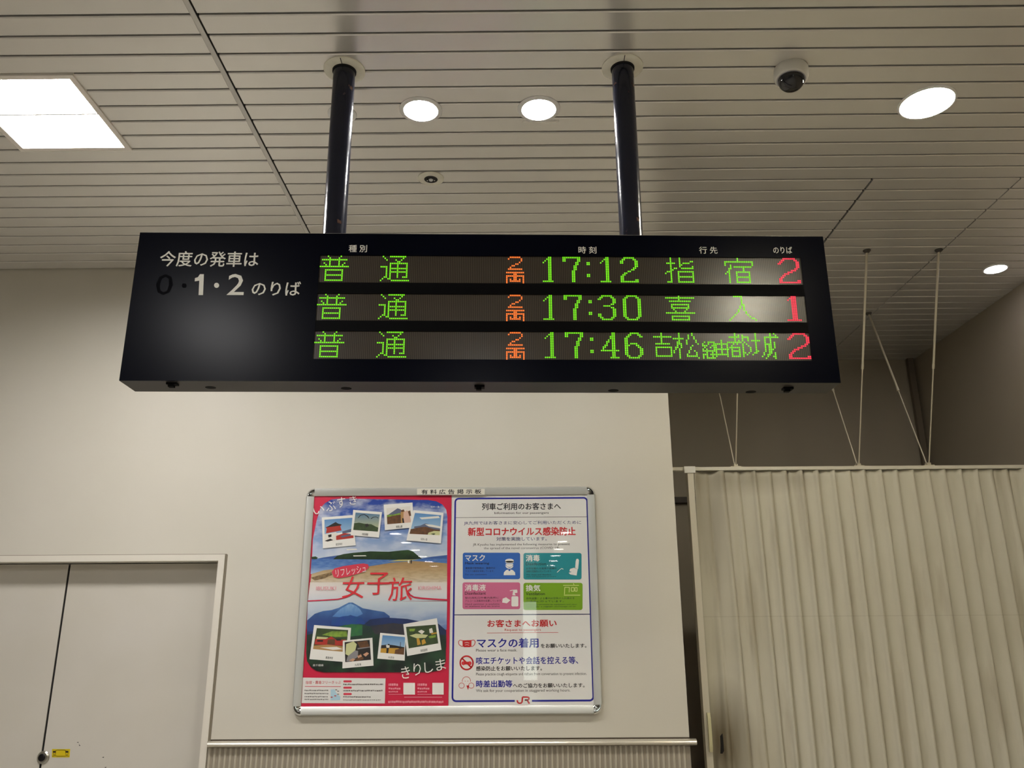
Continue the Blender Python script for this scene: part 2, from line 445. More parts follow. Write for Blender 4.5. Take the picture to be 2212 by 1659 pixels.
for q in rows:
    h = [SG.hit(*p) for p in q]
    RW.append(((h[0][0]+h[2][0])/2, (h[1][0]+h[3][0])/2, (h[2][1]+h[3][1])/2, (h[0][1]+h[1][1])/2))
WU0 = sum(r[0] for r in RW)/3; WU1 = sum(r[1] for r in RW)/3
mb = MB(sgT)
vs = [BV1, RW[0][3], RW[0][2], RW[1][3], RW[1][2], RW[2][3], RW[2][2], BV0]
mb.box(BU0, WU0, 0, 0.006, BV0, BV1); mb.box(WU1, BU1, 0, 0.006, BV0, BV1)
for i in (0, 6): mb.box(WU0, WU1, 0, 0.006, vs[i+1], vs[i])
mb.build('front_panel', m_face, board)
for i in (2, 4): MB(sgT).box(WU0, WU1, 0.0005, 0.006, vs[i+1], vs[i]).build('divider_bar', m_mask, board)
# thin bright edge along the top of the housing
MB(sgT).box(BU0, BU1, 0.004, 0.02, BV1, BV1+0.003).build('top_edge', m_steel, board)

def led_mat():
    m = mat('led_matrix', (0.05, 0.042, 0.034), 0.23, spec=0.5)
    nt = m.node_tree; b = nt.nodes['Principled BSDF']; tc = nt.nodes.new('ShaderNodeTexCoord')
    w = nt.nodes.new('ShaderNodeTexWave'); w.wave_type = 'BANDS'; w.bands_direction = 'X'; w.inputs['Scale'].default_value = 53.0
    nt.links.new(tc.outputs['Object'], w.inputs['Vector'])
    mx = nt.nodes.new('ShaderNodeMix'); mx.data_type = 'RGBA'
    mx.inputs[6].default_value = (0.028, 0.021, 0.015, 1); mx.inputs[7].default_value = (0.080, 0.062, 0.045, 1)
    nt.links.new(w.outputs[0], mx.inputs[0]); nt.links.new(mx.outputs[2], b.inputs['Base Color'])
    return m
m_led = led_mat()
m_g = mat('led_green', (0.02, 0.05, 0.0), 0.5, emit=((0.20, 0.86, 0.008), 1.1))
m_o = mat('led_orange', (0.05, 0.02, 0.0), 0.5, emit=((1.0, 0.17, 0.025), 1.6))
m_r = mat('led_red', (0.05, 0.0, 0.0), 0.5, emit=((1.0, 0.03, 0.075), 1.35))
for m_ in (m_g, m_o, m_r): m_.cycles.emission_sampling = 'NONE'
G = {}
def glyph(ch, txt): G[ch] = [l for l in txt.split()]
glyph('普', """....#......#.... .....#....#..... .##############. .....#....#..... ..#..#....#..#.. ...#.#....#.#... ################ ................ ...##########... ...#........#... ...#........#... ...##########... ...#........#... ...#........#... ...##########...""")
glyph('通', """.#...#########.. ..#.........#... ...#....#..#.... .........##..... .....##########. .....#...#....#. ####.#...#....#. ...#.##########. ...#.#...#....#. ...#.##########. ...#.#...#....#. ...#.#...#....#. ..##.#...#..###. .#..##.......... #.....##########""")
glyph('指', """...#....#....... ...#....#....... ...#....#.....## .#####..#.####.. ...#....##...... ...#....#......# ...#.##..####### ...##........... .###...######### #..#...#.......# ...#...#.......# ...#...######### ...#...#.......# ...#...#.......# .###...#########""")
glyph('宿', """.......#........ .......#........ ################ #..............# #..#...........# ...#.##########. ..##......#..... ..#.......#..... .##...########.. #.#...#......#.. ..#...#......#.. ..#...########.. ..#...#......#.. ..#...#......#.. ..#...########..""")
glyph('喜', """.......#........ ################ .......#........ ..############.. ................ ...##########... ...#........#... ...##########... ....#......#.... .....#....#..... ################ ................ ...##########... ...#........#... ...##########...""")
glyph('入', """...#####........ .......#........ .......#........ .......#........ .......#........ .......##....... ......#.#....... ......#.#....... .....#..#....... .....#...#...... ....#....#...... ...#......#..... ..#........#.... .#..........##.. #.............#.""")
glyph('吉', """....#..... ....#..... ########## ....#..... ....#..... ....#..... .########. .......... .######### .#.......# .#.......# .#.......# .#.......# .#########""")
glyph('松', """...#......#... ...#....#.#... ...#....#..#.. ######..#..#.. ...#...#....#. ..##...#....#. ..###..#.....# ..#.#.....#... .##.#....#.... .#.#.....#.... #..#....#..#.. #..#....#...#. ...#...#....#. ...#...######. ...#.........#""")
glyph('経', """....... ....... ....... ....... ....... .#.#### #..#..# ###..## .#..#.# #.#...# ####### ..#..#. ###.### #.#..#. #.#####""")
glyph('由', """....... ....... ....... ....... ...#... ...#... ####### #..#..# #..#..# ####### #..#..# #..#..# ####### #.....#""")
glyph('都', """....#........ ....#.#.#.... .######.####. ....#...#..#. ....#.#.#..#. ########.#.. ...#.#..#.#.. ..#.....#..#. .######.#...# #.#...#.#...# ..#####.#...# ..#...#.##.#. ..#...#.#.#.. ..#####.#....""")
glyph('城', """..#.......#.# ..#.......#..# ..#....######## ..#....#..#.. #####..#..#.. ..#....#..#.# ..#....####.# ..#....#.##.# ..#....#.##.# ..#....#.###. ..##...#.##.. .##...#..##.# #.....#.##..# .....#..#..## .......#....#""")
glyph('両2', """..######.. .#......#. ........#. .......#.. .....##... ...##..... ..#....... .########. .......... ########## ....##.... ########## #...##...# #.#.##.#.# #.######.# #........#""")
glyph('1', """..## .### #.## ..## ..## ..## ..## ..## ..## ..## ..## ..## ..## .#### #####""".replace('.####\n', ''))
G['1'] = ["...##.", "..###.", ".#.##.", "#..##."] + ["...##."]*10 + ["######"]
G['7'] = ["##########", "##......##", "##......##", ".......##.", ".......##.", "......##..", "......##..", "......##..", ".....##...", ".....##...", ".....##...", ".....##...", ".....##...", ".....##...", ".....##..."]
G[':'] = ["..", "..", "..", "##", "##", "..", "..", "..", "..", "..", "##", "##", "..", "..", ".."]
G[':a'] = G[':'][:5]; G[':b'] = [".."]*10+G[':'][10:12]
G['2'] = ["..######..", ".##....##.", "##......##", "##......##", "........##", "........##", ".......##.", "......##..", "....##....", "..##......", ".##.......", "##........", "##........", "##......##", "##########"]
G['3'] = ["..######..", ".##....##.", "##......##", "........##", "........##", ".......##.", "...####...", ".......##.", "........##", "........##", "........##", "##......##", "##......##", ".##....##.", "..######.."]
G['0'] = ["..######..", ".##....##.", "##......##", "##......##", "##......##", "##......##", "##......##", "##......##", "##......##", "##......##", "##......##", "##......##", "##......##", ".##....##.", "..######.."]
G['4'] = ["......##..", "......##..", ".....###..", ".....###..", "....#.##..", "...##.##..", "...#..##..", "..##..##..", ".##...##..", ".#....##..", "##########", "......##..", "......##..", "......##..", ".....#####"]
G['6'] = ["...#####..", "..##...##.", ".##.....##", "##........", "##........", "##........", "##.####...", "###...##..", "##.....##.", "##......##", "##......##", "##......##", "##......##", ".##....##.", "..######.."]
G['2w'] = ["...#######..", "..##.....##.", ".##.......##", "##........##", "..........##", "..........##", ".........##.", ".......###..", ".....###....", "...###......", "..##........", ".##.........", "##..........", "##........##", "############"]
G['1w'] = ["...###..", "..####..", ".#.###.."] + ["...###.."]*11 + ["########"]
LED = [
 [('普', 0, m_g), ('通', 33, m_g), ('両2', 101.5, m_o), ('1', 121.5, m_g), ('7', 132.4, m_g), (':a', 145.6, m_g), (':b', 145.6, m_g), ('1', 153, m_g), ('2', 164, m_g), ('指', 188.5, m_g), ('宿', 221.5, m_g), ('2w', 251, m_r)],
 [('普', 0, m_g), ('通', 33, m_g), ('両2', 101.5, m_o), ('1', 121.5, m_g), ('7', 132.6, m_g), (':a', 146, m_g), (':b', 146, m_g), ('3', 151, m_g), ('0', 164.6, m_g), ('喜', 187.7, m_g), ('入', 221.8, m_g), ('1w', 253.2, m_r)],
 [('普', 0, m_g), ('通', 33, m_g), ('両2', 101.5, m_o), ('1', 122, m_g), ('7', 132.8, m_g), (':a', 146.2, m_g), (':b', 146.2, m_g), ('4', 151.8, m_g), ('6', 164.6, m_g), ('吉', 180, m_g), ('松', 190.5, m_g), ('経', 206, m_g), ('由', 213, m_g), ('都', 219.5, m_g), ('城', 232.5, m_g), ('2w', 252, m_r)]]
NC = 264
for r, items in zip(RW, LED):
    panel = MB(sgT).box(WU0, WU1, 0.0045, 0.0058, r[2], r[3]).build('led_panel', m_led, board)
    pu = (WU1-WU0)/NC; pv = (r[3]-r[2])/16
    for ch, c0, m in items:
        mb = MB(sgT); rowsn = G[ch]; du, dv = pu*0.34, pv*0.35
        for ri, line in enumerate(rowsn):
            for ci, q in enumerate(line):
                if q != '#': continue
                u = WU0+(c0+ci+0.5)*pu; v = r[3]-(ri+0.5)*pv
                if u > WU1-0.001: continue
                mb.add([(u-du, 0.0032, v-dv), (u+du, 0.0032, v-dv), (u+du, 0.0032, v+dv), (u-du, 0.0032, v+dv), (u-du, 0.0045, v-dv), (u+du, 0.0045, v-dv), (u+du, 0.0045, v+dv), (u-du, 0.0045, v+dv)],
                       [(0, 1, 2, 3), (0, 4, 5, 1), (1, 5, 6, 2), (2, 6, 7, 3), (3, 7, 4, 0)], m)
        mb.build('led_character', None, panel, fix=False)
m_let = mat('board_lettering', rgb(250, 249, 240), 0.5)
m_ghost = mat('peeled_lettering', (0.002, 0.002, 0.004), 0.5, spec=0.04)
lettering(board, SG, [('今度の発車は', 345.6, 543, 558.8, 576.4, m_let, 0.012)], 0.0006)
mq = MB(); add_poly(mq, SG, [(240+a/2.6976, 480+b/2.6976) for a, b in ((489, 326), (506, 321), (518, 303), (541, 303), (536, 425), (510, 425), (514, 341), (488, 345))], m_let, 0.0006); mq.build('lettering', None, board, fix=False)
lettering(board, SG, [('2', 492, 592, 528.4, 637.5, m_let, 0.004)], 0.0006)
mq = MB(); add_poly(mq, SG, ell(468, 616.5, 5.5, 5.5), m_let, 0.0006); mq.build('lettering', None, board, fix=False)
lettering(board, SG, [('のりば', 544, 608, 649.6, 638.7, m_let, 0.012)], 0.0006)
lettering(board, SG, [('0', 337, 592, 373.5, 637.5, m_ghost, 0.0)], 0.0006, label='dark trace of removed lettering')
mq = MB(); add_poly(mq, SG, ell(398, 617, 5, 5), m_ghost, 0.0006); mq.build('lettering', None, board, fix=False)
for s, a, b, c, d in (('種 別', 753.4, 529.3, 793, 545), ('時 刻', 1249.4, 532.6, 1288.4, 547.8), ('行 先', 1510, 533, 1549.7, 548.2), ('のりば', 1670, 533, 1711, 547.8)):
    lettering(board, SG, [(s, a, b, c, d, m_let, 0.012)], 0.0006)
# fittings on the underside
def under(x, y):
    """u, depth of a point of the underside"""
    d = ray(x, y); o_ = SG.P(0, BV0, 0); t = (o_-EYE).dot(SG.e2)/d.dot(SG.e2); p = EYE+d*t-SG.o
    return p.dot(SG.e1), -p.dot(SG.n)
m_latch = mat('latch_black', rgb(5, 5, 5), 0.7, spec=0.1)
for (x, y) in ((373, 828), (1036, 834), (1701, 838)):
    u, h = under(x, y)
    mb = MB(sgT).box(u-0.016, u+0.016, h-0.012, h+0.012, BV0-0.006, BV0)
    mb.box(u-0.011, u+0.006, h-0.008, h+0.008, BV0-0.013, BV0-0.006)
    mb.build('latch', m_latch, board)
for (x, y) in ((455, 837), (748, 839), (1325, 843.5), (1622, 846.5)):
    u, h = under(x, y)
    mb = MB(sgT).prism([(u+0.017*math.cos(i*math.pi/8), h+0.014*math.sin(i*math.pi/8)) for i in range(16)], BV0-0.0008, BV0)
    mb.build('hole_plug', m_latch, board)
# hanging poles with ceiling flanges
m_pole = mat('pole_enamel', (0.003, 0.005, 0.02), 0.2, spec=0.5, bump=(40, 0.5))
nt = m_pole.node_tree; bs = nt.nodes['Principled BSDF']; tcn = nt.nodes.new('ShaderNodeTexCoord')
nn = nt.nodes.new('ShaderNodeTexNoise'); nn.inputs['Scale'].default_value = 22; nn.inputs['Detail'].default_value = 8
nt.links.new(tcn.outputs['Object'], nn.inputs['Vector'])
mr = nt.nodes.new('ShaderNodeMapRange'); mr.inputs[1].default_value = 0.66; mr.inputs[2].default_value = 0.70
nt.links.new(nn.outputs[0], mr.inputs[0]); mxn = nt.nodes.new('ShaderNodeMix'); mxn.data_type = 'RGBA'
mxn.inputs[6].default_value = (0.003, 0.005, 0.02, 1); mxn.inputs[7].default_value = (*rgb(96, 70, 58), 1)
nt.links.new(mr.outputs[0], mxn.inputs[0]); nt.links.new(mxn.outputs[2], bs.inputs['Base Color'])
for px_ in (-0.612, 0.388):
    py = 2.537
    u = (Vector((px_, py, 2.8))-SG.o).dot(SG.e1); zt = (SG.P(u, BV1, -0.06)).z
    pole = MB().lathe((px_, py, zt-0.03), [(0.039, 0), (0.039, CH+0.02-zt+0.03)], 32).build('pole', m_pole, board, smooth=True)
    mb = MB().ring((px_, py, CH-0.007), [(0.043, 0), (0.070, 0), (0.074, 0.003), (0.074, 0.007), (0.043, 0.007)], 40)
    fl = mb.build('flange', m_cream, pole, smooth=True); fl['label'] = 'cream split ceiling flange'
    MB().box(px_-0.0012, px_+0.0012, py-0.0735, py-0.043, CH-0.0078, CH-0.0068).build('split_seam', m_black, pole)
    MB().ring((px_, py, CH-0.012), [(0.0385, 0), (0.0425, 0), (0.0425, 0.006), (0.0385, 0.006)], 32).build('collar', m_black, pole)

# ------------------------------------------------------------------ ceiling lamps
m_trim = mat('lamp_trim', rgb(236, 236, 234), 0.35)
def downlight(x, y, r, lum, label, colr=(255, 253, 248), group=None, trim=0.012, n=32):
    t = thing('downlight', (x, y, CH), label, 'downlight', group)
    me = mat('lamp_lens_%d_%d' % (lum, colr[2]), (0.8, 0.8, 0.8), 0.3, emit=(rgb(*colr), lum))
    MB().ring((x, y, CH-0.006), [(r-0.001, 0), (r+trim*0.5, 0), (r+trim, 0.004), (r+trim, 0.006), (r-0.001, 0.006)], n).build('trim_ring', m_trim, t, smooth=True)
    md = MB(); md.add([(x, y, CH-0.0062)]+[(x+(r-0.001)*math.cos(2*math.pi*i/n), y+(r-0.001)*math.sin(2*math.pi*i/n), CH-0.0045) for i in range(n)], [(0, (i+1) % n+1, i+1) for i in range(n)])
    md.build('lens', me, t, smooth='all', fix=False)
    MB().lathe((x, y, CH-0.0035), [(r-0.0015, 0), (r-0.0015, 0.003)], n).build('back_plate', m_white, t)
    return t
downlight(-0.364, 2.779, 0.067, L_ROUND, 'round white downlight between the two poles, nearer the left pole', trim=0.016)
downlight(0.093, 2.780, 0.067, L_ROUND, 'round white downlight between the two poles, nearer the right pole', trim=0.016)
downlight(1.584, 2.762, 0.098, L_BIG, 'large bright round downlight right of the dome camera', (255, 246, 222), trim=0.008)
downlight(2.681, 4.291, 0.058, L_FAR, 'small round downlight by the side wall at the far right', (250, 244, 255), trim=0.008)
# unlit speaker-like downlight half hidden by the left pole
p = atZ(739, 246)
t = thing('unlit_downlight', (p.x, p.y, CH), 'small unlit grey downlight half hidden behind the left pole', 'downlight')
MB().ring((p.x, p.y, CH-0.006), [(0.030, 0.001), (0.050, 0), (0.056, 0.004), (0.056, 0.006), (0.030, 0.006)], 32).build('trim_ring', m_trim, t, smooth=True)
MB().lathe((p.x, p.y, CH-0.003), [(0.0, 0.002), (0.030, 0.0), (0.031, 0.002)], 24).build('lens', mat('dull_glass', rgb(130, 134, 140), 0.2), t, smooth=True)
# emergency lamp with a bare chrome reflector
p = atZ(931, 385)
t = thing('emergency_lamp', (p.x, p.y, CH), 'small cream-rimmed emergency lamp with chrome reflector above the board', 'lamp')
MB().ring((p.x, p.y, CH-0.007), [(0.030, 0.001), (0.050, 0), (0.058, 0.004), (0.058, 0.007), (0.030, 0.007)], 40).build('trim_ring', m_cream, t, smooth=True)
MB().lathe((p.x, p.y, CH-0.0065), [(0.030, 0.0), (0.028, 0.003), (0.020, 0.005), (0.0, 0.0062)], 24).build('reflector', mat('dark_reflector', rgb(30, 28, 26), 0.1, metal=0.9), t, smooth=True)
MB().lathe((p.x, p.y, CH-0.014), [(0.0, 0.0), (0.007, 0.001), (0.010, 0.005), (0.008, 0.011), (0.006, 0.013)], 16).build('bulb', mat('clear_bulb', rgb(236, 238, 236), 0.12, metal=0.2), t, smooth=True)
MB().box(p.x-0.018, p.x-0.014, p.y-0.004, p.y+0.004, CH-0.012, CH-0.001).build('bulb_clip', m_chrome, t)
MB().box(p.x+0.014, p.x+0.018, p.y-0.004, p.y+0.004, CH-0.012, CH-0.001).build('bulb_clip', m_chrome, t)
# square louvred fluorescent lamp, two troughs
def square_lamp(x0, x1, y0, y1, lum, label, recess=True):
    cx, cy = (x0+x1)/2, (y0+y1)/2
    t = thing('square_lamp', (cx, cy, CH), label, 'ceiling light')
    fw = 0.022; d = 0.026 if recess else 0.004; zb = CH-0.006
    mb = MB()
    mb.box(x0, x0+fw, y0, y1, zb, CH+0.034).box(x1-fw, x1, y0, y1, zb, CH+0.034)
    mb.box(x0+fw, x1-fw, y0, y0+fw, zb, CH+0.034).box(x0+fw, x1-fw, y1-fw, y1, zb, CH+0.034)
    mb.build('frame', mat('lamp_frame', rgb(244, 238, 230), 0.4), t)
    MB().box(x0+fw, x1-fw, y0+fw, y1-fw, CH+0.028, CH+0.034).build('lamp_body', m_white, t)
    me = mat('fluorescent_trough_%d' % lum, (0.8, 0.8, 0.8), 0.4, emit=(rgb(255, 252, 250), lum))
    for (a, b) in ((y0+fw, cy-0.012), (cy+0.012, y1-fw)):
        MB().box(x0+fw, x1-fw, a, b, CH+d-0.003, CH+d).build('light_trough', me, t)
    mr = mat('louvre_white', rgb(236, 236, 234), 0.5)
    MB().prism([(cy-0.012, CH+d), (cy-0.004, CH), (cy+0.004, CH), (cy+0.012, CH+d)], x0+fw, x1-fw, 'x').build('divider', mr, t)
    for k in range(1, 5):
        xx = x0+fw+(x1-x0-2*fw)*k/5
        MB().box(xx-0.0015, xx+0.0015, y0+fw, cy-0.012, CH+0.004, CH+d-0.003).build('louvre_blade', mr, t)
        MB().box(xx-0.0015, xx+0.0015, cy+0.012, y1-fw, CH+0.004, CH+d-0.003).build('louvre_blade', mr, t)
    if recess: return t
    return t
square_lamp(LX0, LX1, LY0, LY1, L_SQUARE, 'square recessed fluorescent ceiling light at the upper left')
# lamps of the same hall behind the viewer (they show as reflections, besides some added to light wall and board)
t = thing('square_lamp', (-1.83, -0.28, CH), 'square fluorescent ceiling light above and behind the viewer', 'ceiling light')
mb = MB()
for (a, b, c, d) in ((-2.06, -2.04, -0.51, -0.05), (-1.62, -1.60, -0.51, -0.05), (-2.04, -1.62, -0.51, -0.49), (-2.04, -1.62, -0.07, -0.05)): mb.box(a, b, c, d, CH-0.012, CH)
mb.build('frame', m_trim, t)
MB().box(-2.04, -1.62, -0.49, -0.07, CH-0.008, CH-0.002).build('lens', mat('fluorescent_trough_%d' % L_SQUARE, (0.8,)*3), t)
downlight(1.55, 0.22, 0.098, L_BIG, 'large round downlight above and behind the viewer', (255, 244, 216))
for (x, y, k) in ((-0.1, -2.2, 2.6), (-3.9, 0.4, 0.5), (-4.2, -2.4, 0.4), (1.6, -2.3, 1.8)):  # unseen extra downlights, strengths set to light the board face and wall
    downlight(x, y, 0.095, L_REAR*k, 'unseen added round downlight in the hall behind the viewer', (255, 251, 244), 'downlights of the hall behind the viewer', n=10)
for i, y in enumerate((-5.2, -8.1, -9.7, -11.3, -12.9, -14.4, -15.9)):
    for x in (0.94, -2.4):
        downlight(x, y, 0.12, L_REAR*0.45, 'unseen added round downlight in the hall behind the viewer', (255, 251, 244), 'downlights of the hall behind the viewer', n=10)

# torn tape left on the planks beside the right one of the twin downlights
tq = [atZ(*p_) for p_ in ((1129, 261.5), (1198, 261), (1206, 258.5), (1208, 262), (1200, 263.8), (1131, 263.6))]
mb = MB().prism([(p_.x, p_.y) for p_ in tq], CH-0.0012, CH-0.0002)
o = mb.build('tape_strip', mat('tape_white', rgb(240, 238, 232), 0.5)); tag(o, 'torn white tape strip on the ceiling below the right twin downlight', 'tape')

# ------------------------------------------------------------------ dome camera
p = atZ(1708.5, 149)
cx, cy = p.x, p.y
t = thing('dome_camera', (cx, cy, CH), 'white dome security camera with dark glass on the ceiling', 'security camera')
ax = Vector((-0.10, -0.06, -1)).normalized()
MB().lathe((cx, cy, CH), [(0.057, 0), (0.060, 0.006), (0.061, 0.034), (0.056, 0.046), (0.050, 0.049), (0.047, 0.0485)], 40, None, ax).build('base', m_white, t, smooth=True)
m_dome = mat('smoked_dome', (0.006, 0.006, 0.010), 0.06, spec=0.7)
prof = [(0.047*math.cos(a), 0.0485+0.043*math.sin(a)) for a in [math.radians(q) for q in (0, 15, 30, 45, 60, 75, 88)]]
MB().lathe((cx, cy, CH), prof, 40, None, ax).build('dome', m_dome, t, smooth=True)
MB().lathe((cx, cy, CH), [(0.049, 0.0478), (0.0505, 0.0505), (0.0475, 0.0505)], 40, None, ax).build('dome_ring', mat('ring_grey', rgb(176, 174, 180), 0.3), t, smooth=True)

# ------------------------------------------------------------------ accordion curtain, its rail and stays
RY, RZ = 4.5, 2.482
RX0 = WR+0.002
rail = thing('curtain_rail', ((RX0+RIGHT_X)/2, RY, RZ), 'white curtain rail hung from the ceiling on slanted stay rods', 'curtain rail')
mb = MB().box(RX0, RIGHT_X-0.004, RY-0.02, RY+0.02, RZ-0.018, RZ)
mb.build('track', mat('rail_white', rgb(206, 200, 184), 0.4), rail)
MB().box(0.905, 0.965, RY-0.034, RY-0.0285, RZ-0.034, RZ+0.002).build('end_bracket', m_white, rail)
m_rod = mat('stay_rod', rgb(196, 188, 168), 0.4, metal=0.3)
for X in (1.192, 1.862, 2.243):
    fr, rr = Vector((X+0.004, 4.046, CH)), Vector((X-0.006, 4.950, CH))
    for q, end in ((0, fr), (1, rr)):
        bot = Vector((X, RY+(-0.012 if q == 0 else 0.012), RZ+0.012))
        midp = bot.lerp(end, 0.46)
        MB().rod(midp, end, 0.0062, 12).build('stay_rod', m_rod, rail, smooth=True)
        MB().rod(bot, midp, 0.0036, 10).build('stay_rod', m_rod, rail, smooth=True)
        MB().lathe(end, [(0.02, 0.0), (0.02, -0.004), (0.011, -0.014)], 16).build('ceiling_boss', mat('boss_grey', rgb(70, 66, 60), 0.6), rail, smooth=True)
        MB().lathe(midp-(end-bot).normalized()*0.012, [(0.0075, 0), (0.0075, 0.024)], 10, None, end-bot).build('rod_joint', m_rod, rail, smooth=True)
    MB().box(X-0.028, X+0.028, RY-0.016, RY+0.016, RZ, RZ+0.005).box(X-0.010, X+0.010, RY-0.014, RY+0.014, RZ+0.005, RZ+0.018).build('rail_bracket', m_rod, rail)

m_curt = mat('curtain_vinyl', rgb(196, 191, 174), 0.5, noise=(2.6, 0.4, rgb(184, 177, 156)))
nt = m_curt.node_tree; bs = nt.nodes['Principled BSDF']; src = bs.inputs['Base Color'].links[0].from_socket
tcn = nt.nodes.new('ShaderNodeTexCoord'); mpn = nt.nodes.new('ShaderNodeMapping'); mpn.inputs['Scale'].default_value = (9, 9, 1.3)
nt.links.new(tcn.outputs['Object'], mpn.inputs[0]); nn = nt.nodes.new('ShaderNodeTexNoise'); nn.inputs['Scale'].default_value = 1.4; nn.inputs['Detail'].default_value = 4
nt.links.new(mpn.outputs[0], nn.inputs['Vector']); mr = nt.nodes.new('ShaderNodeMapRange'); mr.inputs[1].default_value = 0.56; mr.inputs[2].default_value = 0.85; mr.inputs[4].default_value = 0.45
nt.links.new(nn.outputs[0], mr.inputs[0]); mxn = nt.nodes.new('ShaderNodeMix'); mxn.data_type = 'RGBA'; mxn.inputs[7].default_value = (*rgb(128, 112, 82), 1)
nt.links.new(mr.outputs[0], mxn.inputs[0]); nt.links.new(src, mxn.inputs[6])
# hand grime round the worn place beside the handle, and a stitched seam across the sheet
def dist_mask(px_, pz_, sx_, sz_, amount):
    mp2 = nt.nodes.new('ShaderNodeMapping'); mp2.vector_type = 'POINT'; mp2.inputs['Location'].default_value = (-px_/sx_, 0, -pz_/sz_); mp2.inputs['Scale'].default_value = (1/sx_, 0, 1/sz_)
    geo2 = nt.nodes.new('ShaderNodeNewGeometry'); nt.links.new(geo2.outputs['Position'], mp2.inputs[0])
    ln = nt.nodes.new('ShaderNodeVectorMath'); ln.operation = 'LENGTH'; nt.links.new(mp2.outputs[0], ln.inputs[0])
    rg = nt.nodes.new('ShaderNodeMapRange'); rg.inputs[1].default_value = 1.0; rg.inputs[2].default_value = 0.2; rg.inputs[3].default_value = 0.0; rg.inputs[4].default_value = amount
    nt.links.new(ln.outputs['Value'], rg.inputs[0])
    mu = nt.nodes.new('ShaderNodeMath'); mu.operation = 'MULTIPLY'; nt.links.new(rg.outputs[0], mu.inputs[0])
    nz = nt.nodes.new('ShaderNodeMapRange'); nz.inputs[1].default_value = 0.3; nz.inputs[2].default_value = 0.7; nz.inputs[3].default_value = 0.65; nz.inputs[4].default_value = 1.0
    nt.links.new(nn.outputs[0], nz.inputs[0]); nt.links.new(nz.outputs[0], mu.inputs[1])
    return mu.outputs[0]
cur = mxn.outputs[2]
for (a_, b_, c_, d_, e_) in ((1.03, 1.08, 0.17, 0.34, 1.0), (1.00, 2.25, 0.22, 0.45, 0.4), (1.25, 2.42, 0.5, 0.10, 0.4)):
    mg = nt.nodes.new('ShaderNodeMix'); mg.data_type = 'RGBA'; mg.inputs[7].default_value = (*rgb(92, 76, 44), 1)
    nt.links.new(dist_mask(a_, b_, c_, d_, e_), mg.inputs[0]); nt.links.new(cur, mg.inputs[6]); cur = mg.outputs[2]
geo3 = nt.nodes.new('ShaderNodeNewGeometry'); sp3 = nt.nodes.new('ShaderNodeSeparateXYZ'); nt.links.new(geo3.outputs['Position'], sp3.inputs[0])
cm = nt.nodes.new('ShaderNodeMath'); cm.operation = 'COMPARE'; cm.inputs[1].default_value = 1.697; cm.inputs[2].default_value = 0.0025; nt.links.new(sp3.outputs[2], cm.inputs[0])
c2 = nt.nodes.new('ShaderNodeMath'); c2.operation = 'MULTIPLY'; c2.inputs[1].default_value = 0.16; nt.links.new(cm.outputs[0], c2.inputs[0])
mg = nt.nodes.new('ShaderNodeMix'); mg.data_type = 'RGBA'; mg.inputs[7].default_value = (*rgb(120, 106, 80), 1)
nt.links.new(c2.outputs[0], mg.inputs[0]); nt.links.new(cur, mg.inputs[6]); nt.links.new(mg.outputs[2], bs.inputs['Base Color'])
curt = thing('accordion_curtain', (1.93, RY, 0.02), 'grubby cream accordion curtain closing the passage', 'curtain')
CX0, CX1 = 0.958, 2.938
PT = 0.0875
prof1 = [(0.0, 0.012), (0.06, 0.008), (0.14, 0.004), (0.36, 0.001), (0.58, -0.003), (0.66, -0.012), (0.73, -0.021), (0.80, -0.0235), (0.87, -0.018), (0.93, -0.001), (0.97, 0.010)]
rng = random.Random(3)
xs = []; n = int((CX1-CX0)/PT)
ridge = []
for i in range(n+1):
    amp = 1.0+0.2*rng.uniform(-1, 1); jit = rng.uniform(-0.05, 0.05)
    for tt, yy in prof1: xs.append((i+tt+ (jit if 0.0 < tt < 0.9 else 0), yy*amp, i))
zs = [0.03, 0.35, 0.7, 0.9, 1.0, 1.06, 1.12, 1.2, 1.3, 1.45, 1.6, 1.75, 1.9, 2.05, 2.15, 2.25, 2.33, 2.39, 2.43, 2.462]
verts = []; faces = []
for z in zs:
    hz = (2.462-z)
    for (s, y, i) in xs:
        x = CX0 + s*PT*(CX1-CX0)/((n+1)*PT)
        e = max(0.0, 1-(x-CX0)/0.42)                     # the loose folds next to the lead post
        a = 1.0
        yy = y*a*(0.55+0.45*min(1, hz/0.35)) if z < 2.45 else y*0.6
        if z > 2.2: yy += 0.004*math.sin(x*130)*(z-2.2)/0.25
        yy = yy*(1-0.75*e) + e*(0.018*math.sin((x-0.02*hz*6*(1-e))*38+hz*1.7)+0.006*math.sin(x*90+hz*5))
        x2 = x + e*(1-e)*0.16*(hz/1.4)*0.55 - 0.0
        x2 = min(x2, CX1)
        verts.append((x2, RY+yy, z))
W_ = len(xs)
for j in range(len(zs)-1):
    for i in range(W_-1):
        faces.append((j*W_+i, j*W_+i+1, (j+1)*W_+i+1, (j+1)*W_+i))
mb = MB(); mb.add(verts, faces)
ob = mb.build('pleated_sheet', m_curt, curt, smooth='all')
sm = ob.modifiers.new('thickness', 'SOLIDIFY'); sm.thickness = 0.003; sm.offset = 0
MB().box(0.922, 0.954, RY-0.028, RY+0.028, 0.02, 2.462).build('lead_post', mat('lead_post_paint', rgb(210, 203, 186), 0.4), curt)
mb = MB().prism([(RY-0.045, 1.055), (RY-0.052, 1.08), (RY-0.055, 1.14), (RY-0.052, 1.21), (RY-0.045, 1.235), (RY-0.028, 1.235), (RY-0.028, 1.055)], 0.936, 0.951, 'x')
hd = mb.build('pull_handle', mat('handle_cream', rgb(206, 200, 160), 0.4), curt); hd['label'] = 'slim cream pull handle'
cpl = Plane((0, RY-0.036, 0), (1, 0, 0), (0, 0, 1))
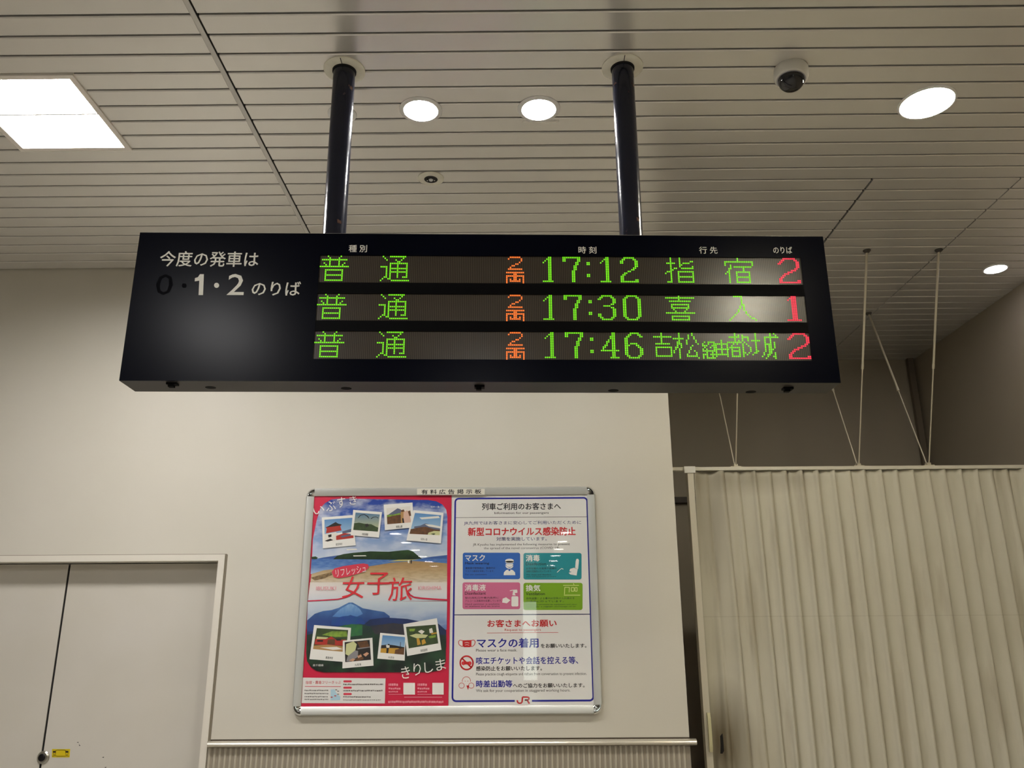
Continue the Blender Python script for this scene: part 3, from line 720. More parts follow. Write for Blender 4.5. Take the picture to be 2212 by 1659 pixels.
mq = MB(); add_poly(mq, cpl, [(1555.5, 1590), (1560.5, 1584), (1562, 1593), (1564, 1622), (1561, 1628), (1556, 1628), (1556.5, 1610)], m_black, 0.0)
o = mq.build('torn_slit', None, curt, fix=False); o['label'] = 'black torn slit beside the handle'

# ------------------------------------------------------------------ notice board frame on the wall
PY = WALL_Y-0.012
PW = Plane((0, PY, 0), (1, 0, 0), (0, 0, 1))
FX0, FX1, FZ0, FZ1 = -1.067, 0.391, 1.254, 2.328
nb = thing('notice_frame', ((FX0+FX1)/2, WALL_Y, FZ0), 'aluminium notice frame with chrome corners holding two posters', 'notice frame')
MB().box(FX0+0.01, FX1-0.01, WALL_Y-0.010, WALL_Y, FZ0+0.01, FZ1-0.01).build('back_panel', m_white, nb)
BWD = 0.040; C0 = 0.042
def bar(a, b, horiz):
    prof = [(0, 0.0), (0.0, 0.018), (0.006, 0.026), (0.028, 0.026), (BWD, 0.019), (BWD, 0.012)]
    return prof
def hbar(x0, x1, z_outer, sgn):
    pr = [(WALL_Y-h, z_outer+sgn*d) for d, h in bar(0, 0, True)]
    return MB().prism(pr, x0, x1, 'x')
def vbar(x_outer, sgn, z0, z1):
    pr = [(x_outer+sgn*d, WALL_Y-h) for d, h in bar(0, 0, False)]
    return MB().prism(pr, z0, z1, 'z')
hbar(FX0+C0, FX1-C0, FZ1, -1).build('frame_bar', m_alu, nb, smooth=True)
hbar(FX0+C0, FX1-C0, FZ0, 1).build('frame_bar', m_alu, nb, smooth=True)
vbar(FX0, 1, FZ0+C0, FZ1-C0).build('frame_bar', m_alu, nb, smooth=True)
vbar(FX1, -1, FZ0+C0, FZ1-C0).build('frame_bar', m_alu, nb, smooth=True)
for cx_, sx in ((FX0, 1), (FX1, -1)):
    for cz_, sz in ((FZ0, 1), (FZ1, -1)):
        ox, oz = cx_+sx*C0, cz_+sz*C0; mb = MB()
        prof = [(0.0, 0.015), (0.004, 0.019), (0.016, 0.027), (0.034, 0.027), (0.042, 0.018), (0.043, 0.0)]
        n_ = 8; vs = []; fs = []
        for i in range(n_+1):
            a = math.radians(90*i/n_)
            for r_, h_ in prof: vs.append((ox-sx*r_*math.cos(a), WALL_Y-h_, oz-sz*r_*math.sin(a)))
        k_ = len(prof)
        for i in range(n_):
            for q in range(k_-1): fs.append((i*k_+q, (i+1)*k_+q, (i+1)*k_+q+1, i*k_+q+1))
        mb.add(vs, fs); mb.build('corner_cap', m_chrome, nb, smooth=True)
# label strip on the top bar
LP = Plane((0, WALL_Y-0.0266, 0), (1, 0, 0), (0, 0, 1))
mq = MB(); add_poly(mq, LP, [(901, 1055.5), (1047, 1056), (1047, 1068.5), (901, 1068)], mat('label_white', rgb(226, 222, 208), 0.45), 0.0); lb = mq.build('label_strip', None, nb, fix=False)
m_ink = mat('ink_black', rgb(24, 22, 22), 0.5)
lettering(lb, LP, [('有 料 広 告 掲 示 板', 910, 1057, 1040, 1067.3, m_ink, 0.02)], 0.0004)

# ------------------------------------------------------------------ posters: shared inks
m_paper = mat('poster_paper', rgb(228, 226, 222), 0.5)
m_mag = mat('ink_crimson', rgb(206, 24, 66), 0.45)
m_mag2 = mat('ink_rose', rgb(216, 62, 84), 0.45)
m_wht = mat('ink_white', rgb(238, 236, 230), 0.5)
m_red = mat('ink_red', rgb(200, 22, 28), 0.45)
m_red2 = mat('ink_title_red', rgb(222, 52, 62), 0.45)
m_blu = mat('ink_blue', rgb(22, 26, 146), 0.45)
m_nav = mat('ink_navy', rgb(46, 50, 112), 0.45)
m_gry = mat('ink_grey', rgb(120, 116, 112), 0.5)
m_pnk = mat('ink_pale_pink', rgb(236, 150, 164), 0.5)
m_dk = mat('ink_dark', rgb(40, 42, 44), 0.5)

# ---- travel poster (left)
cA = PW.hit(676, 1071); cB = PW.hit(974, 1071); cC = PW.hit(646, 1521)
tp = thing('travel_poster', tuple(PW.P((cA[0]+cB[0])/2, cC[1], 0)), 'crimson travel poster with sea, mountain and snapshots in the frame', 'poster')
u0, u1 = (cA[0]+cC[0])/2, PW.hit(972, 1300)[0]
vT, vB = FZ1-0.030, FZ0+0.030
MB().box(u0-0.004, u1, PY-0.0006, PY, vB, vT).build('sheet', m_mag, tp)
e = 0.0012
# landscape, upper half then lower half
sky1 = print_mat('print_sky_blue', [(0.0, rgb(206, 214, 226)), (0.35, rgb(132, 160, 206)), (0.7, rgb(52, 92, 176)), (1.0, rgb(24, 58, 150))], (9, 0.75, rgb(214, 220, 230), (1, 1, 2.2)))
sand = print_mat('print_sand', [(0.0, rgb(222, 214, 204)), (0.3, rgb(206, 186, 152)), (0.75, rgb(182, 150, 104)), (1.0, rgb(170, 140, 98))], (24, 0.35, rgb(150, 122, 82), (1, 1, 4)))
sea = print_mat('print_sea', [(0.0, rgb(176, 196, 220)), (0.5, rgb(78, 120, 184)), (1.0, rgb(64, 108, 176))], (30, 0.3, rgb(150, 180, 214), (1, 1, 5)))
isl = print_mat('print_island', [(0.0, rgb(26, 50, 26)), (1.0, rgb(46, 78, 36))], (40, 0.6, rgb(18, 34, 20)))
far = mat('print_far_hills', rgb(58, 92, 156), 0.5)
mist = print_mat('print_mist', [(0.0, rgb(206, 214, 222)), (0.5, rgb(224, 220, 220)), (1.0, rgb(222, 214, 204))])
def land(pts, m, k):
    mb_ = MB(); add_poly(mb_, PW, pts, m, e+0.0003*k); return mb_.build('landscape_print', None, tp, fix=False)
top = rrect(671, 1077, 966, 1298, 30)
def clip_arc(x0, y0, x1, r_):   # sky with rounded upper corners
    return [(x0, 1200), (x0+1, 1120), (x0+10, 1100), (x0+24, 1086), (x0+44, 1079), (x0+64, 1077), (x1-26, 1079), (x1-12, 1085), (x1-4, 1094), (x1, 1108), (x1, 1210)]
land([(674, 1212), (676, 1165), (684, 1125), (692, 1098), (702, 1087), (716, 1079), (735, 1077), (925, 1080), (943, 1083), (956, 1090), (964, 1101), (966.5, 1116), (966, 1212)], sky1, 0)
land([(674, 1209), (700, 1204), (735, 1199), (760, 1197), (790, 1209)], far, 1)
land([(900, 1208), (930, 1203), (966, 1199), (966, 1214), (900, 1212)], far, 1)
land([(673, 1207), (966, 1207), (966, 1240), (671, 1240)], sea, 2)
land([(720, 1208), (728, 1201), (742, 1197), (765, 1194), (800, 1191), (840, 1192), (868, 1189), (882, 1188), (892, 1191), (900, 1198), (912, 1207), (880, 1209.5), (800, 1208.5)], isl, 3)
land([(673, 1240), (700, 1232), (760, 1226), (800, 1223), (845, 1216), (890, 1212), (930, 1214), (966, 1217), (966, 1264), (670, 1264)], sand, 4)
land([(670, 1258), (966, 1258), (965.5, 1298), (665, 1300)], mist, 5)
sky2 = print_mat('print_pale_sky', [(0.0, rgb(96, 122, 176)), (0.45, rgb(150, 170, 204)), (1.0, rgb(206, 216, 222))], (8, 0.5, rgb(206, 214, 220), (1, 1, 2.5)))
mnt = print_mat('print_mountain', [(0.0, rgb(30, 50, 84)), (0.4, rgb(36, 62, 128)), (1.0, rgb(88, 136, 196))], (16, 0.55, rgb(40, 66, 120)))
ridge = print_mat('print_ridge', [(0.0, rgb(22, 34, 40)), (1.0, rgb(38, 58, 112))], (14, 0.6, rgb(30, 40, 66)))
dark = print_mat('print_forest', [(0.0, rgb(16, 28, 22)), (0.6, rgb(24, 40, 32)), (1.0, rgb(40, 66, 62))], (16, 0.6, rgb(44, 84, 52)))
land([(665, 1299), (966, 1299), (965, 1360), (663, 1360)], sky2, 6)
land([(664, 1340), (680, 1326), (698, 1320), (716, 1318), (732, 1313), (745, 1306), (754, 1301.5), (762, 1301.5), (772, 1307), (784, 1314), (806, 1318), (830, 1322), (842, 1331), (842, 1372), (663, 1372)], mnt, 7)
land([(785, 1350), (800, 1338), (835, 1334), (880, 1337), (905, 1342), (930, 1342), (948, 1348), (964, 1362), (964, 1400), (785, 1400)], ridge, 8)
land([(663, 1372), (700, 1362), (745, 1350), (780, 1348), (810, 1356), (860, 1366), (964, 1372), (963, 1428), (958, 1440), (946, 1449), (925, 1452), (700, 1452), (684, 1449), (672, 1441), (663.5, 1428), (662, 1410)], dark, 9)
mq = MB(); add_poly(mq, PW, [(664, 1364), (716, 1362), (712, 1342), (664, 1342)], mat('print_blue_haze', rgb(44, 72, 134), 0.5), e+0.0003*7.5); mq.build('landscape_print', None, tp, fix=False)
# lit face of the peak, lower slopes, meadow and far clouds
def patch(pts, m, k):
    mb_ = MB(); add_poly(mb_, PW, pts, m, e+0.0003*k); mb_.build('landscape_print', None, tp, fix=False)
patch([(718, 1332), (735, 1316), (752, 1306), (758, 1304), (768, 1308), (778, 1316), (784, 1326), (770, 1333), (757, 1328), (745, 1334)], print_mat('print_peak_face', [(0, rgb(70, 120, 190)), (1, rgb(146, 186, 222))], (30, 0.6, rgb(90, 140, 200), (3, 1, 1))), 7.4)
patch([(718, 1338), (742, 1331), (760, 1330), (782, 1334), (790, 1348), (740, 1352), (715, 1350)], mat('print_blue_slope', rgb(36, 70, 150), noise=(40, 0.6, rgb(30, 90, 130))), 7.7)
patch([(720, 1356), (760, 1348), (783, 1350), (783, 1372), (752, 1376), (722, 1370)], mat('print_meadow', rgb(40, 96, 70), noise=(40, 0.8, rgb(60, 130, 56))), 9.3)
patch([(800, 1352), (850, 1346), (900, 1352), (930, 1364), (880, 1372), (810, 1370)], mat('print_plain', rgb(46, 50, 66), noise=(40, 0.7, rgb(70, 64, 60))), 9.3)
patch([(748, 1186), (770, 1185), (772, 1188), (750, 1189)], m_wht, 3.2)
patch([(763, 1200), (790, 1199.5), (792, 1201.5), (764, 1202)], m_wht, 3.6)
patch([(672, 1203), (682, 1202), (687, 1205), (684, 1208), (674, 1208)], isl, 3.2)
patch([(838, 1213), (860, 1209), (905, 1208.5), (880, 1212)], mat('print_pale_sand', rgb(190, 186, 120)), 3.8)
patch([(672, 1248), (700, 1240), (716, 1236), (718, 1242), (700, 1250), (680, 1254)], mat('print_driftwood', rgb(150, 124, 86), noise=(80, 0.9, rgb(84, 66, 44))), 4.4)
# parting curve
mq = MB()
stroke(mq, PW, [(663, 1298.5), (700, 1296.5), (730, 1294.5), (748, 1290.5), (757, 1286), (764, 1280)], 2.4, m_mag, e+0.0036)
stroke(mq, PW, [(880, 1277), (886, 1285), (894, 1290), (910, 1292.5), (940, 1294.5), (966.5, 1296)], 3.2, m_mag, e+0.0036)
mq.build('parting_curve', None, tp, fix=False)
# two tiny walkers on the beach
mq = MB(); add_poly(mq, PW, [(881, 1211), (884, 1210), (884.5, 1216.5), (881.5, 1216.5)], m_wht, e+0.0033); add_poly(mq, PW, [(887, 1210), (890, 1210), (889.5, 1217.5), (887.5, 1217.5)], m_dk, e+0.0033)
mq.build('tiny_walkers', None, tp, fix=False)
# snapshots
A1 = lambda p: (620+p[0]/5.924, 1040+p[1]/5.924)
A2 = lambda p: (620+p[0]/5.924, 1280+p[1]/5.924)
c_sky = print_mat('snap_sky', [(0, rgb(176, 206, 222)), (1, rgb(86, 138, 192))]); c_tan = mat('snap_tan', rgb(178, 138, 84)); c_red = mat('snap_red', rgb(176, 48, 36))
c_grn = mat('snap_green', rgb(62, 82, 44), noise=(60, 0.7, rgb(38, 52, 30))); c_lgr = mat('snap_lime', rgb(140, 172, 62), noise=(60, 0.7, rgb(74, 104, 40)))
c_brn = mat('snap_brown', rgb(112, 74, 40), noise=(60, 0.7, rgb(66, 44, 28))); c_gry = mat('snap_grey', rgb(140, 138, 140)); c_blk = mat('snap_dark', rgb(36, 32, 30))
c_wht = mat('snap_white', rgb(230, 226, 216)); c_yel = mat('snap_yellow', rgb(198, 152, 52)); c_skin = mat('snap_skin', rgb(206, 156, 124)); c_pale = mat('snap_pale', rgb(204, 206, 150)); c_pnk = mat('snap_pink', rgb(214, 178, 160)); c_tea = print_mat('snap_dusk', [(0, rgb(196, 196, 140)), (1, rgb(72, 118, 158))])
c_slate = mat('snap_slate', rgb(92, 100, 124))
SN = [
 (A1, [(448,462),(840,432),(882,818),(462,858)], [(482,492),(838,466),(856,738),(484,775)], '龍宮神社', [
   ([(0,0),(1,0),(1,.62),(0,.68)], c_sky), ([(.05,.62),(.6,.55),(.56,.36),(.6,.3),(.42,.2),(.2,.32),(.04,.34),(.08,.42)], c_red), ([(.02,.36),(.14,.3),(.4,.14),(.48,.22),(.62,.28),(.56,.32),(.3,.34)], c_blk),
   ([(.62,.6),(1,.5),(1,.66),(.62,.7)], c_slate), ([(0,.66),(.4,.6),(.5,.78),(.36,1),(0,1)], c_wht), ([(.4,.78),(.7,.68),(1,.78),(1,.95),(.4,.97)], c_red), ([(.55,.8),(.95,.74),(.98,.82),(.6,.88)], c_slate), ([(.12,.7),(.24,.68),(.24,.8),(.14,.82)], c_blk), ([(0,.95),(.2,.88),(.3,.96),(.1,1)], c_blk)]),
 (A1, [(850,365),(1218,395),(1178,720),(818,690)], [(880,400),(1190,425),(1165,645),(850,622)], '池田湖道', [
   ([(0,0),(1,0),(1,.75),(0,.75)], c_tea), ([(0,.62),(.2,.56),(.42,.6),(.7,.6),(.9,.72),(1,.76),(1,1),(0,1)], c_grn), ([(.45,.62),(.55,.58),(.62,.7),(.5,.8)], c_blk),
   ([(.12,.3),(.2,.12),(.36,.05),(.52,.14),(.6,.28),(.57,.28),(.48,.17),(.36,.09),(.22,.15),(.15,.3)], c_blk), ([(.64,.28),(.74,.17),(.86,.14),(.96,.2),(.95,.23),(.86,.17),(.76,.2),(.67,.3)], c_blk)]),
 (A1, [(1240,300),(1608,272),(1625,590),(1255,625)], [(1275,345),(1580,320),(1598,525),(1285,550)], '開聞山麓', [
   ([(0,0),(1,0),(1,.6),(0,.6)], c_wht), ([(.05,.42),(.3,.2),(.46,.06),(.56,.12),(.7,.28),(.8,.42),(.3,.48)], c_slate), ([(0,.42),(.3,.42),(.55,.36),(.6,.6),(0,.6)], c_lgr), ([(0,.56),(.3,.5),(.62,.46),(.66,1),(0,1)], c_brn),
   ([(.58,.3),(.68,.2),(.76,.3),(.7,1),(.56,1)], c_tan), ([(.7,.34),(.84,.24),(.94,.34),(.98,1),(.66,1)], c_pnk), ([(.6,.2),(.72,.16),(.74,.28),(.62,.32)], c_brn), ([(.88,.3),(.98,.26),(1,.6),(.92,.6)], c_brn), ([(.62,.7),(.68,.7),(.7,1),(.63,1)], c_blk)]),
 (A1, [(1620,370),(2005,402),(1970,795),(1530,755)], [(1640,405),(1975,435),(1955,690),(1570,672)], '知林ヶ島', [
   ([(0,0),(1,0),(1,1),(0,1)], c_sky), ([(.2,.2),(.9,.05),(.96,.14),(.3,.28)], c_wht), ([(.1,.64),(.3,.58),(.46,.46),(.56,.48),(.66,.56),(1,.6),(1,.74),(.1,.72)], c_slate), ([(.44,.5),(.7,.5),(1,.56),(1,.66),(.6,.6)], c_wht),
   ([(0,.78),(.3,.66),(.5,.62),(.8,.72),(1,.74),(1,.82),(.7,.86),(.6,1),(0,1)], c_brn), ([(.62,.9),(.8,.8),(1,.8),(1,1),(.6,1)], c_pale), ([(.7,.96),(.8,.92),(.86,.95),(.8,1)], c_grn)]),
 (A2, [(350,415),(822,452),(790,892),(290,852)], [(385,455),(785,480),(758,762),(336,722)], '霧島神宮', [
   ([(0,0),(1,0),(1,1),(0,1)], c_grn), ([(.2,.3),(.5,.1),(.95,.06),(1,.3),(.6,.36)], c_lgr), ([(.05,.4),(.4,.4),(.4,.5),(.05,.52)], c_pale), ([(.02,.52),(.34,.48),(.5,.34),(.66,.48),(.96,.44),(.98,.72),(.02,.78)], c_red),
   ([(.4,.5),(.62,.46),(.64,.72),(.4,.72)], c_brn), ([(.64,.44),(.8,.4),(.82,.5),(.68,.52)], c_blk), ([(.08,.56),(.26,.54),(.26,.62),(.08,.64)], c_blk), ([(0,.84),(.4,.74),(1,.76),(1,1),(0,1)], c_tan), ([(.2,.9),(.7,.8),(.9,.88),(.6,.96)], c_wht)]),
 (A2, [(718,615),(1095,578),(1110,935),(712,970)], [(740,635),(1060,605),(1078,860),(748,890)], '丸尾滝', [
   ([(0,0),(1,0),(1,1),(0,1)], c_blk), ([(.06,.1),(.36,0),(.48,.16),(.4,.5),(.14,.7),(.02,.6)], c_pale), ([(.5,.06),(.9,.04),(.98,.34),(.6,.36)], c_brn), ([(.5,.36),(1,.34),(1,.38),(.5,.42)], c_gry), ([(.1,.72),(.4,.46),(.52,.5),(.5,.8),(.2,.98),(.04,.96)], c_gry),
   ([(.48,.72),(.62,.66),(.66,.8),(.5,.86)], c_skin), ([(.7,.7),(.86,.6),(.94,.68),(.8,.82)], c_skin), ([(.14,.94),(.3,.84),(.4,.9),(.3,1)], c_skin), ([(.5,.7),(.6,.66),(.62,.7),(.5,.75)], c_brn), ([(.4,.88),(.7,.82),(.72,.94),(.42,1)], c_brn)]),
 (A2, [(1195,515),(1520,545),(1508,872),(1158,845)], [(1225,545),(1515,570),(1498,795),(1197,768)], '大浪池', [
   ([(0,0),(1,0),(1,.6),(0,.6)], c_sky), ([(0,.58),(.3,.5),(.6,.52),(1,.58),(1,.8),(0,.8)], c_blk), ([(0,.76),(.3,.7),(.7,.66),(1,.72),(1,1),(0,1)], c_yel), ([(.62,.76),(1,.6),(1,1),(.6,1)], c_brn), ([(.2,.56),(.28,.5),(.36,.56),(.36,.68),(.24,.7)], c_wht),
   ([(.26,.48),(.34,.46),(.36,.54),(.28,.54)], c_blk), ([(.24,.7),(.34,.7),(.33,1),(.25,1)], c_blk), ([(.8,.3),(.83,.3),(.84,.56),(.8,.56)], c_slate)]),
 (A2, [(1490,405),(1920,328),(1978,732),(1540,812)], [(1525,440),(1905,410),(1937,650),(1560,715)], '霧島温泉郷', [
   ([(0,0),(1,0),(1,1),(0,1)], c_grn), ([(.08,.42),(.3,.36),(.5,.42),(.7,.5),(.6,.62),(.3,.58)], c_pale), ([(.38,.26),(.5,.2),(.6,.3),(.5,.42)], c_wht), ([(.76,.2),(.86,.16),(.88,.4),(.76,.42)], c_wht), ([(.3,.6),(.38,.58),(.42,.9),(.3,.92)], c_yel), ([(.46,.72),(.56,.66),(.6,.88),(.46,.94)], c_yel), ([(.8,.42),(1,.4),(1,.48),(.82,.5)], c_yel), ([(.1,.1),(.3,.12),(.26,.24),(.1,.22)], c_lgr), ([(.7,.56),(.96,.54),(.94,.66),(.74,.68)], c_lgr)]),
]
for k, (A, q, pq, cap, polys) in enumerate(SN):
    q = [A(p) for p in q]; pq = [A(p) for p in pq]; h0 = 0.0054+0.0004*(k % 4)
    # a print lies over the landscape: tiny real thickness
    c4 = [PW.hit(*p) for p in q]
    mb = MB(); n_ = 4
    vs = [tuple(PW.P(a, b, h0)) for a, b in c4]+[tuple(PW.P(a, b, h0-0.0004)) for a, b in c4]
    mb.add(vs, [(0, 3, 2, 1), (0, 1, 5, 4), (1, 2, 6, 5), (2, 3, 7, 6), (3, 0, 4, 7)], m_wht)
    ph = mb.build('snapshot', None, tp, fix=True)
    mp_ = quadmap(pq); mb = MB()
    for j, (pp, m) in enumerate(polys): add_poly(mb, PW, [mp_(*s) for s in pp], m, h0+0.0001+0.00002*j)
    mb.build('picture', None, ph, fix=False)
    fm = quadmap(q); cxp, cyp = fm(0.5, 0.915)
    wdt = 0.085*4*abs(q[1][0]-q[0][0])/4*1.45; ang = -math.degrees(math.atan2(q[1][1]-q[0][1], q[1][0]-q[0][0]))
    lettering(ph, PW, [(cap, cxp-wdt/2-3, cyp-2.6, cxp+wdt/2+3, cyp+2.6, m_dk, 0.0, ang)], h0+0.0004, 'caption')
def L1(s, x0, y0, x1, y1, m, bold=0.0, rot=0.0): a = A1((x0, y0)); b = A1((x1, y1)); return (s, a[0], a[1], b[0], b[1], m, bold, rot)
def L2(s, x0, y0, x1, y1, m, bold=0.0, rot=0.0): a = A2((x0, y0)); b = A2((x1, y1)); return (s, a[0], a[1], b[0], b[1], m, bold, rot)
H1 = 0.0062
lettering(tp, PW, [L1('い', 340, 325, 480, 415, m_wht, 0.0, 18), L1('ぶ', 500, 255, 625, 380, m_wht, 0.0, 12), L1('す', 645, 205, 750, 335, m_wht, 0.0, 8), L1('き', 800, 190, 895, 298, m_wht, 0.0, 6)], H1)
lettering(tp, PW, [L1('女', 710, 1215, 990, 1495, m_red2, 0.0), L1('子', 1030, 1165, 1320, 1450, m_red2, 0.0), L1('旅', 1300, 1230, 1605, 1528, m_red2, 0.0)], H1)
mq = MB(); add_poly(mq, PW, [A1(p) for p in [(575, 1160), (610, 1115), (720, 1085), (860, 1065), (980, 1050), (1040, 1062), (1050, 1100), (1000, 1150), (900, 1185), (780, 1220), (660, 1240), (600, 1225)]], m_mag2, 0.0052)
bl_ = mq.build('brush_badge', None, tp, fix=False)
lettering(bl_, PW, [L1('リフレッシュ', 625, 1100, 1015, 1195, m_wht, 0.0, 9)], 0.0056)
lettering(tp, PW, [L1('IBUSUKI', 375, 1345, 630, 1392, m_pnk), L1('KIRISHIMA', 1680, 1340, 1980, 1388, m_pnk)], H1)
lettering(tp, PW, [L2('き', 1465, 945, 1575, 1100, m_wht, 0.0, 8), L2('り', 1620, 905, 1715, 1060, m_wht, 0.0, 4), L2('し', 1760, 890, 1870, 1025, m_wht, 0.0, 6), L2('ま', 1905, 850, 2030, 995, m_wht, 0.0, 10)], H1)
lettering(tp, PW, [L2('高千穂峰', 335, 915, 470, 945, m_wht), L1('知林ヶ島', 1840, 315, 1950, 340, m_wht)], H1)
# information box at the foot of the poster
mq = MB(); add_poly(mq, PW, [A2(p) for p in [(205, 1088), (1262, 1098), (1252, 1418), (188, 1414)]], m_paper, 0.0016); ib = mq.build('information_box', None, tp, fix=False)
lettering(ib, PW, [L2('指宿・霧島フリーきっぷ', 240, 1128, 690, 1170, m_mag2)], 0.0022)
def dashes(mb_, x0, x1, y, hgt, m, A, h, seed=1):
    r_ = random.Random(seed*77+int(y)); x = x0
    while x < x1-6:
        w = min(r_.uniform(8, 26), x1-x); d = r_.uniform(-hgt*0.15, hgt*0.15)
        add_poly(mb_, PW, [A(p) for p in [(x, y-hgt/2+d), (x+w, y-hgt/2+d), (x+w, y+hgt/2+d), (x, y+hgt/2+d)]], m, h); x += w+r_.uniform(3, 7)
mq = MB()
add_poly(mq, PW, [A2(p) for p in [(230, 1198), (690, 1200), (690, 1207), (230, 1205)]], m_mag2, 0.0022)
for y in (1252, 1292, 1332, 1368): dashes(mq, 225, 530, y, 13, m_gry, A2, 0.0022)
for y, x1 in ((1175, 1230), (1255, 1228), (1335, 1070), (1374, 1200)): dashes(mq, 720, x1, y, 16 if y < 1370 else 9, m_gry, A2, 0.0022, 2)
mq.build('small_print', None, ib, fix=False)
for y in (1136, 1217, 1298):
    mq = MB(); add_poly(mq, PW, rrect(*A2((722, y-13)), *A2((830, y+13)), 2.0), m_mag2, 0.0022); mq.build('pill_label', None, ib, fix=False)
mq = MB(); add_poly(mq, PW, [A2(p) for p in [(560, 1240), (610, 1236), (640, 1300), (685, 1330), (680, 1375), (560, 1380)]], mat('map_blue', rgb(178, 212, 228)), 0.0022)
for (x, y) in ((630, 1245), (655, 1262), (572, 1338), (618, 1322), (655, 1300)): add_poly(mq, PW, [A2(p) for p in [(x-12, y-6), (x+14, y-5), (x+12, y+6), (x-12, y+5)]], m_red if x in (572, 618) else m_gry, 0.0026)
mq.build('route_map', None, ib, fix=False)
for (x0, x1) in ((1490, 1638), (1860, 2005)):
    mq = MB(); add_poly(mq, PW, [A2(p) for p in [(x0, 1155), (x1, 1155), (x1, 1305), (x0, 1305)]], m_wht, 0.0016); mq.build('blank_code_square', None, tp, fix=False)
mq = MB()
for (x0, x1) in ((1300, 1460), (1670, 1830)):
    dashes(mq, x0, x1-40, 1178, 30, m_pnk, A2, 0.0016, 3); dashes(mq, x0, x1, 1228, 22, m_pnk, A2, 0.0016, 4); dashes(mq, x0, x1-40, 1268, 16, m_pnk, A2, 0.0016, 5)
    add_poly(mq, PW, [A2(p) for p in [(x0, 1300), (x0+180, 1300), (x0+180, 1306), (x0, 1306)]], m_pnk, 0.0016)
add_poly(mq, PW, [A2(p) for p in [(1500, 1334), (1985, 1334), (1985, 1342), (1500, 1342)]], m_pnk, 0.0016)
dashes(mq, 1295, 2000, 1398, 26, m_pnk, A2, 0.0016, 6)
mq.build('small_print', None, tp, fix=False)

# ---- passenger notice (right)
dA = PW.hit(980, 1300)[0]; dB = FX1-0.032
npz = thing('passenger_notice', tuple(PW.P((dA+dB)/2, vB, 0)), 'white passenger health notice with blue border and coloured boxes', 'poster')
MB().box(u1+0.003, dB, PY-0.0006, PY, vB, vT).build('sheet', m_paper, npz)
B1 = lambda p: (960+p[0]/5.925, 1040+p[1]/5.925)
B2 = lambda p: (960+p[0]/6.144, 1300+p[1]/6.144)
def N1(s, x0, y0, x1, y1, m, bold=0.0): a = B1((x0, y0)); b = B1((x1, y1)); return (s, a[0], a[1], b[0], b[1], m, bold)
def N2(s, x0, y0, x1, y1, m, bold=0.0): a = B2((x0, y0)); b = B2((x1, y1)); return (s, a[0], a[1], b[0], b[1], m, bold)
hN = 0.0010
# blue border: a ring with a gap at the foot for the emblem (straight on the sheet)
bu0, bv1 = PW.hit(983, 1076)[0]-0.003, PW.hit(1125, 1074.5)[1]
bu1, bv0 = PW.hit(1277, 1300)[0], PW.hit(1130, 1516)[1]
gu0, gu1 = PW.hit(1112, 1514)[0], PW.hit(1149, 1514)[0]; bw = 0.0085
def border():
    mb_ = MB(); R0 = 0.022
    def arc(cx_, cz_, a0):
        for i in range(6):
            a = math.radians(a0+15*i); b_ = math.radians(a0+15*(i+1))
            mb_.add([tuple(PW.P(cx_+r_*math.cos(t_), cz_+r_*math.sin(t_), hN)) for r_, t_ in ((R0-bw, a), (R0, a), (R0, b_), (R0-bw, b_))], [(0, 1, 2, 3)])
    def rect(a, b, c, d): mb_.add([tuple(PW.P(x_, z_, hN)) for x_, z_ in ((a, c), (b, c), (b, d), (a, d))], [(0, 1, 2, 3)])
    arc(bu1-R0, bv1-R0, 0); arc(bu0+R0, bv1-R0, 90); arc(bu0+R0, bv0+R0, 180); arc(bu1-R0, bv0+R0, 270)
    rect(bu0+R0, bu1-R0, bv1-bw, bv1); rect(bu0, bu0+bw, bv0+R0, bv1-R0); rect(bu1-bw, bu1, bv0+R0, bv1-R0)
    rect(bu0+R0, gu0, bv0, bv0+bw); rect(gu1, bu1-R0, bv0, bv0+bw)
    return mb_.build('border_line', m_blu, npz, fix=False)
border()
mq = MB()
def hline(y_px, w, m, xa=None, xb=None):
    v = PW.hit(1130, y_px)[1]; a = bu0+bw if xa is None else PW.hit(xa, y_px)[0]; b = bu1-bw if xb is None else PW.hit(xb, y_px)[0]
    mq.add([tuple(PW.P(x_, z_, hN)) for x_, z_ in ((a, v-w/2), (b, v-w/2), (b, v+w/2), (a, v+w/2))], [(0, 1, 2, 3)], m)
hline(1117.3, 0.002, m_dk); hline(1327.5, 0.004, mat('ink_deep_navy', rgb(30, 34, 84), 0.45)); hline(1366.8, 0.0018, m_red, 1052, 1206)
mq.build('ruled_line', None, npz, fix=False)
lettering(npz, PW, [N1('列車ご利用のお客さまへ', 480, 275, 1490, 365, m_ink, 0.022)], hN)
lettering(npz, PW, [N1('Information for our passengers', 640, 388, 1335, 425, m_ink, 0.004)], hN)
lettering(npz, PW, [N1('JR九州ではお客さまに安心してご利用いただくために', 250, 505, 1750, 558, m_nav, 0.004)], hN)
lettering(npz, PW, [N1('新型コロナウイルス感染防止', 300, 585, 1680, 695, m_red, 0.03)], hN)
lettering(npz, PW, [N1('対策を実施しています。', 665, 710, 1310, 760, m_nav, 0.006)], hN)
lettering(npz, PW, [N1('JR Kyushu has implemented the following measures to prevent', 365, 790, 1605, 828, m_ink), N1('the spread of the novel coronavirus (COVID-19).', 505, 838, 1480, 873, m_ink)], hN)
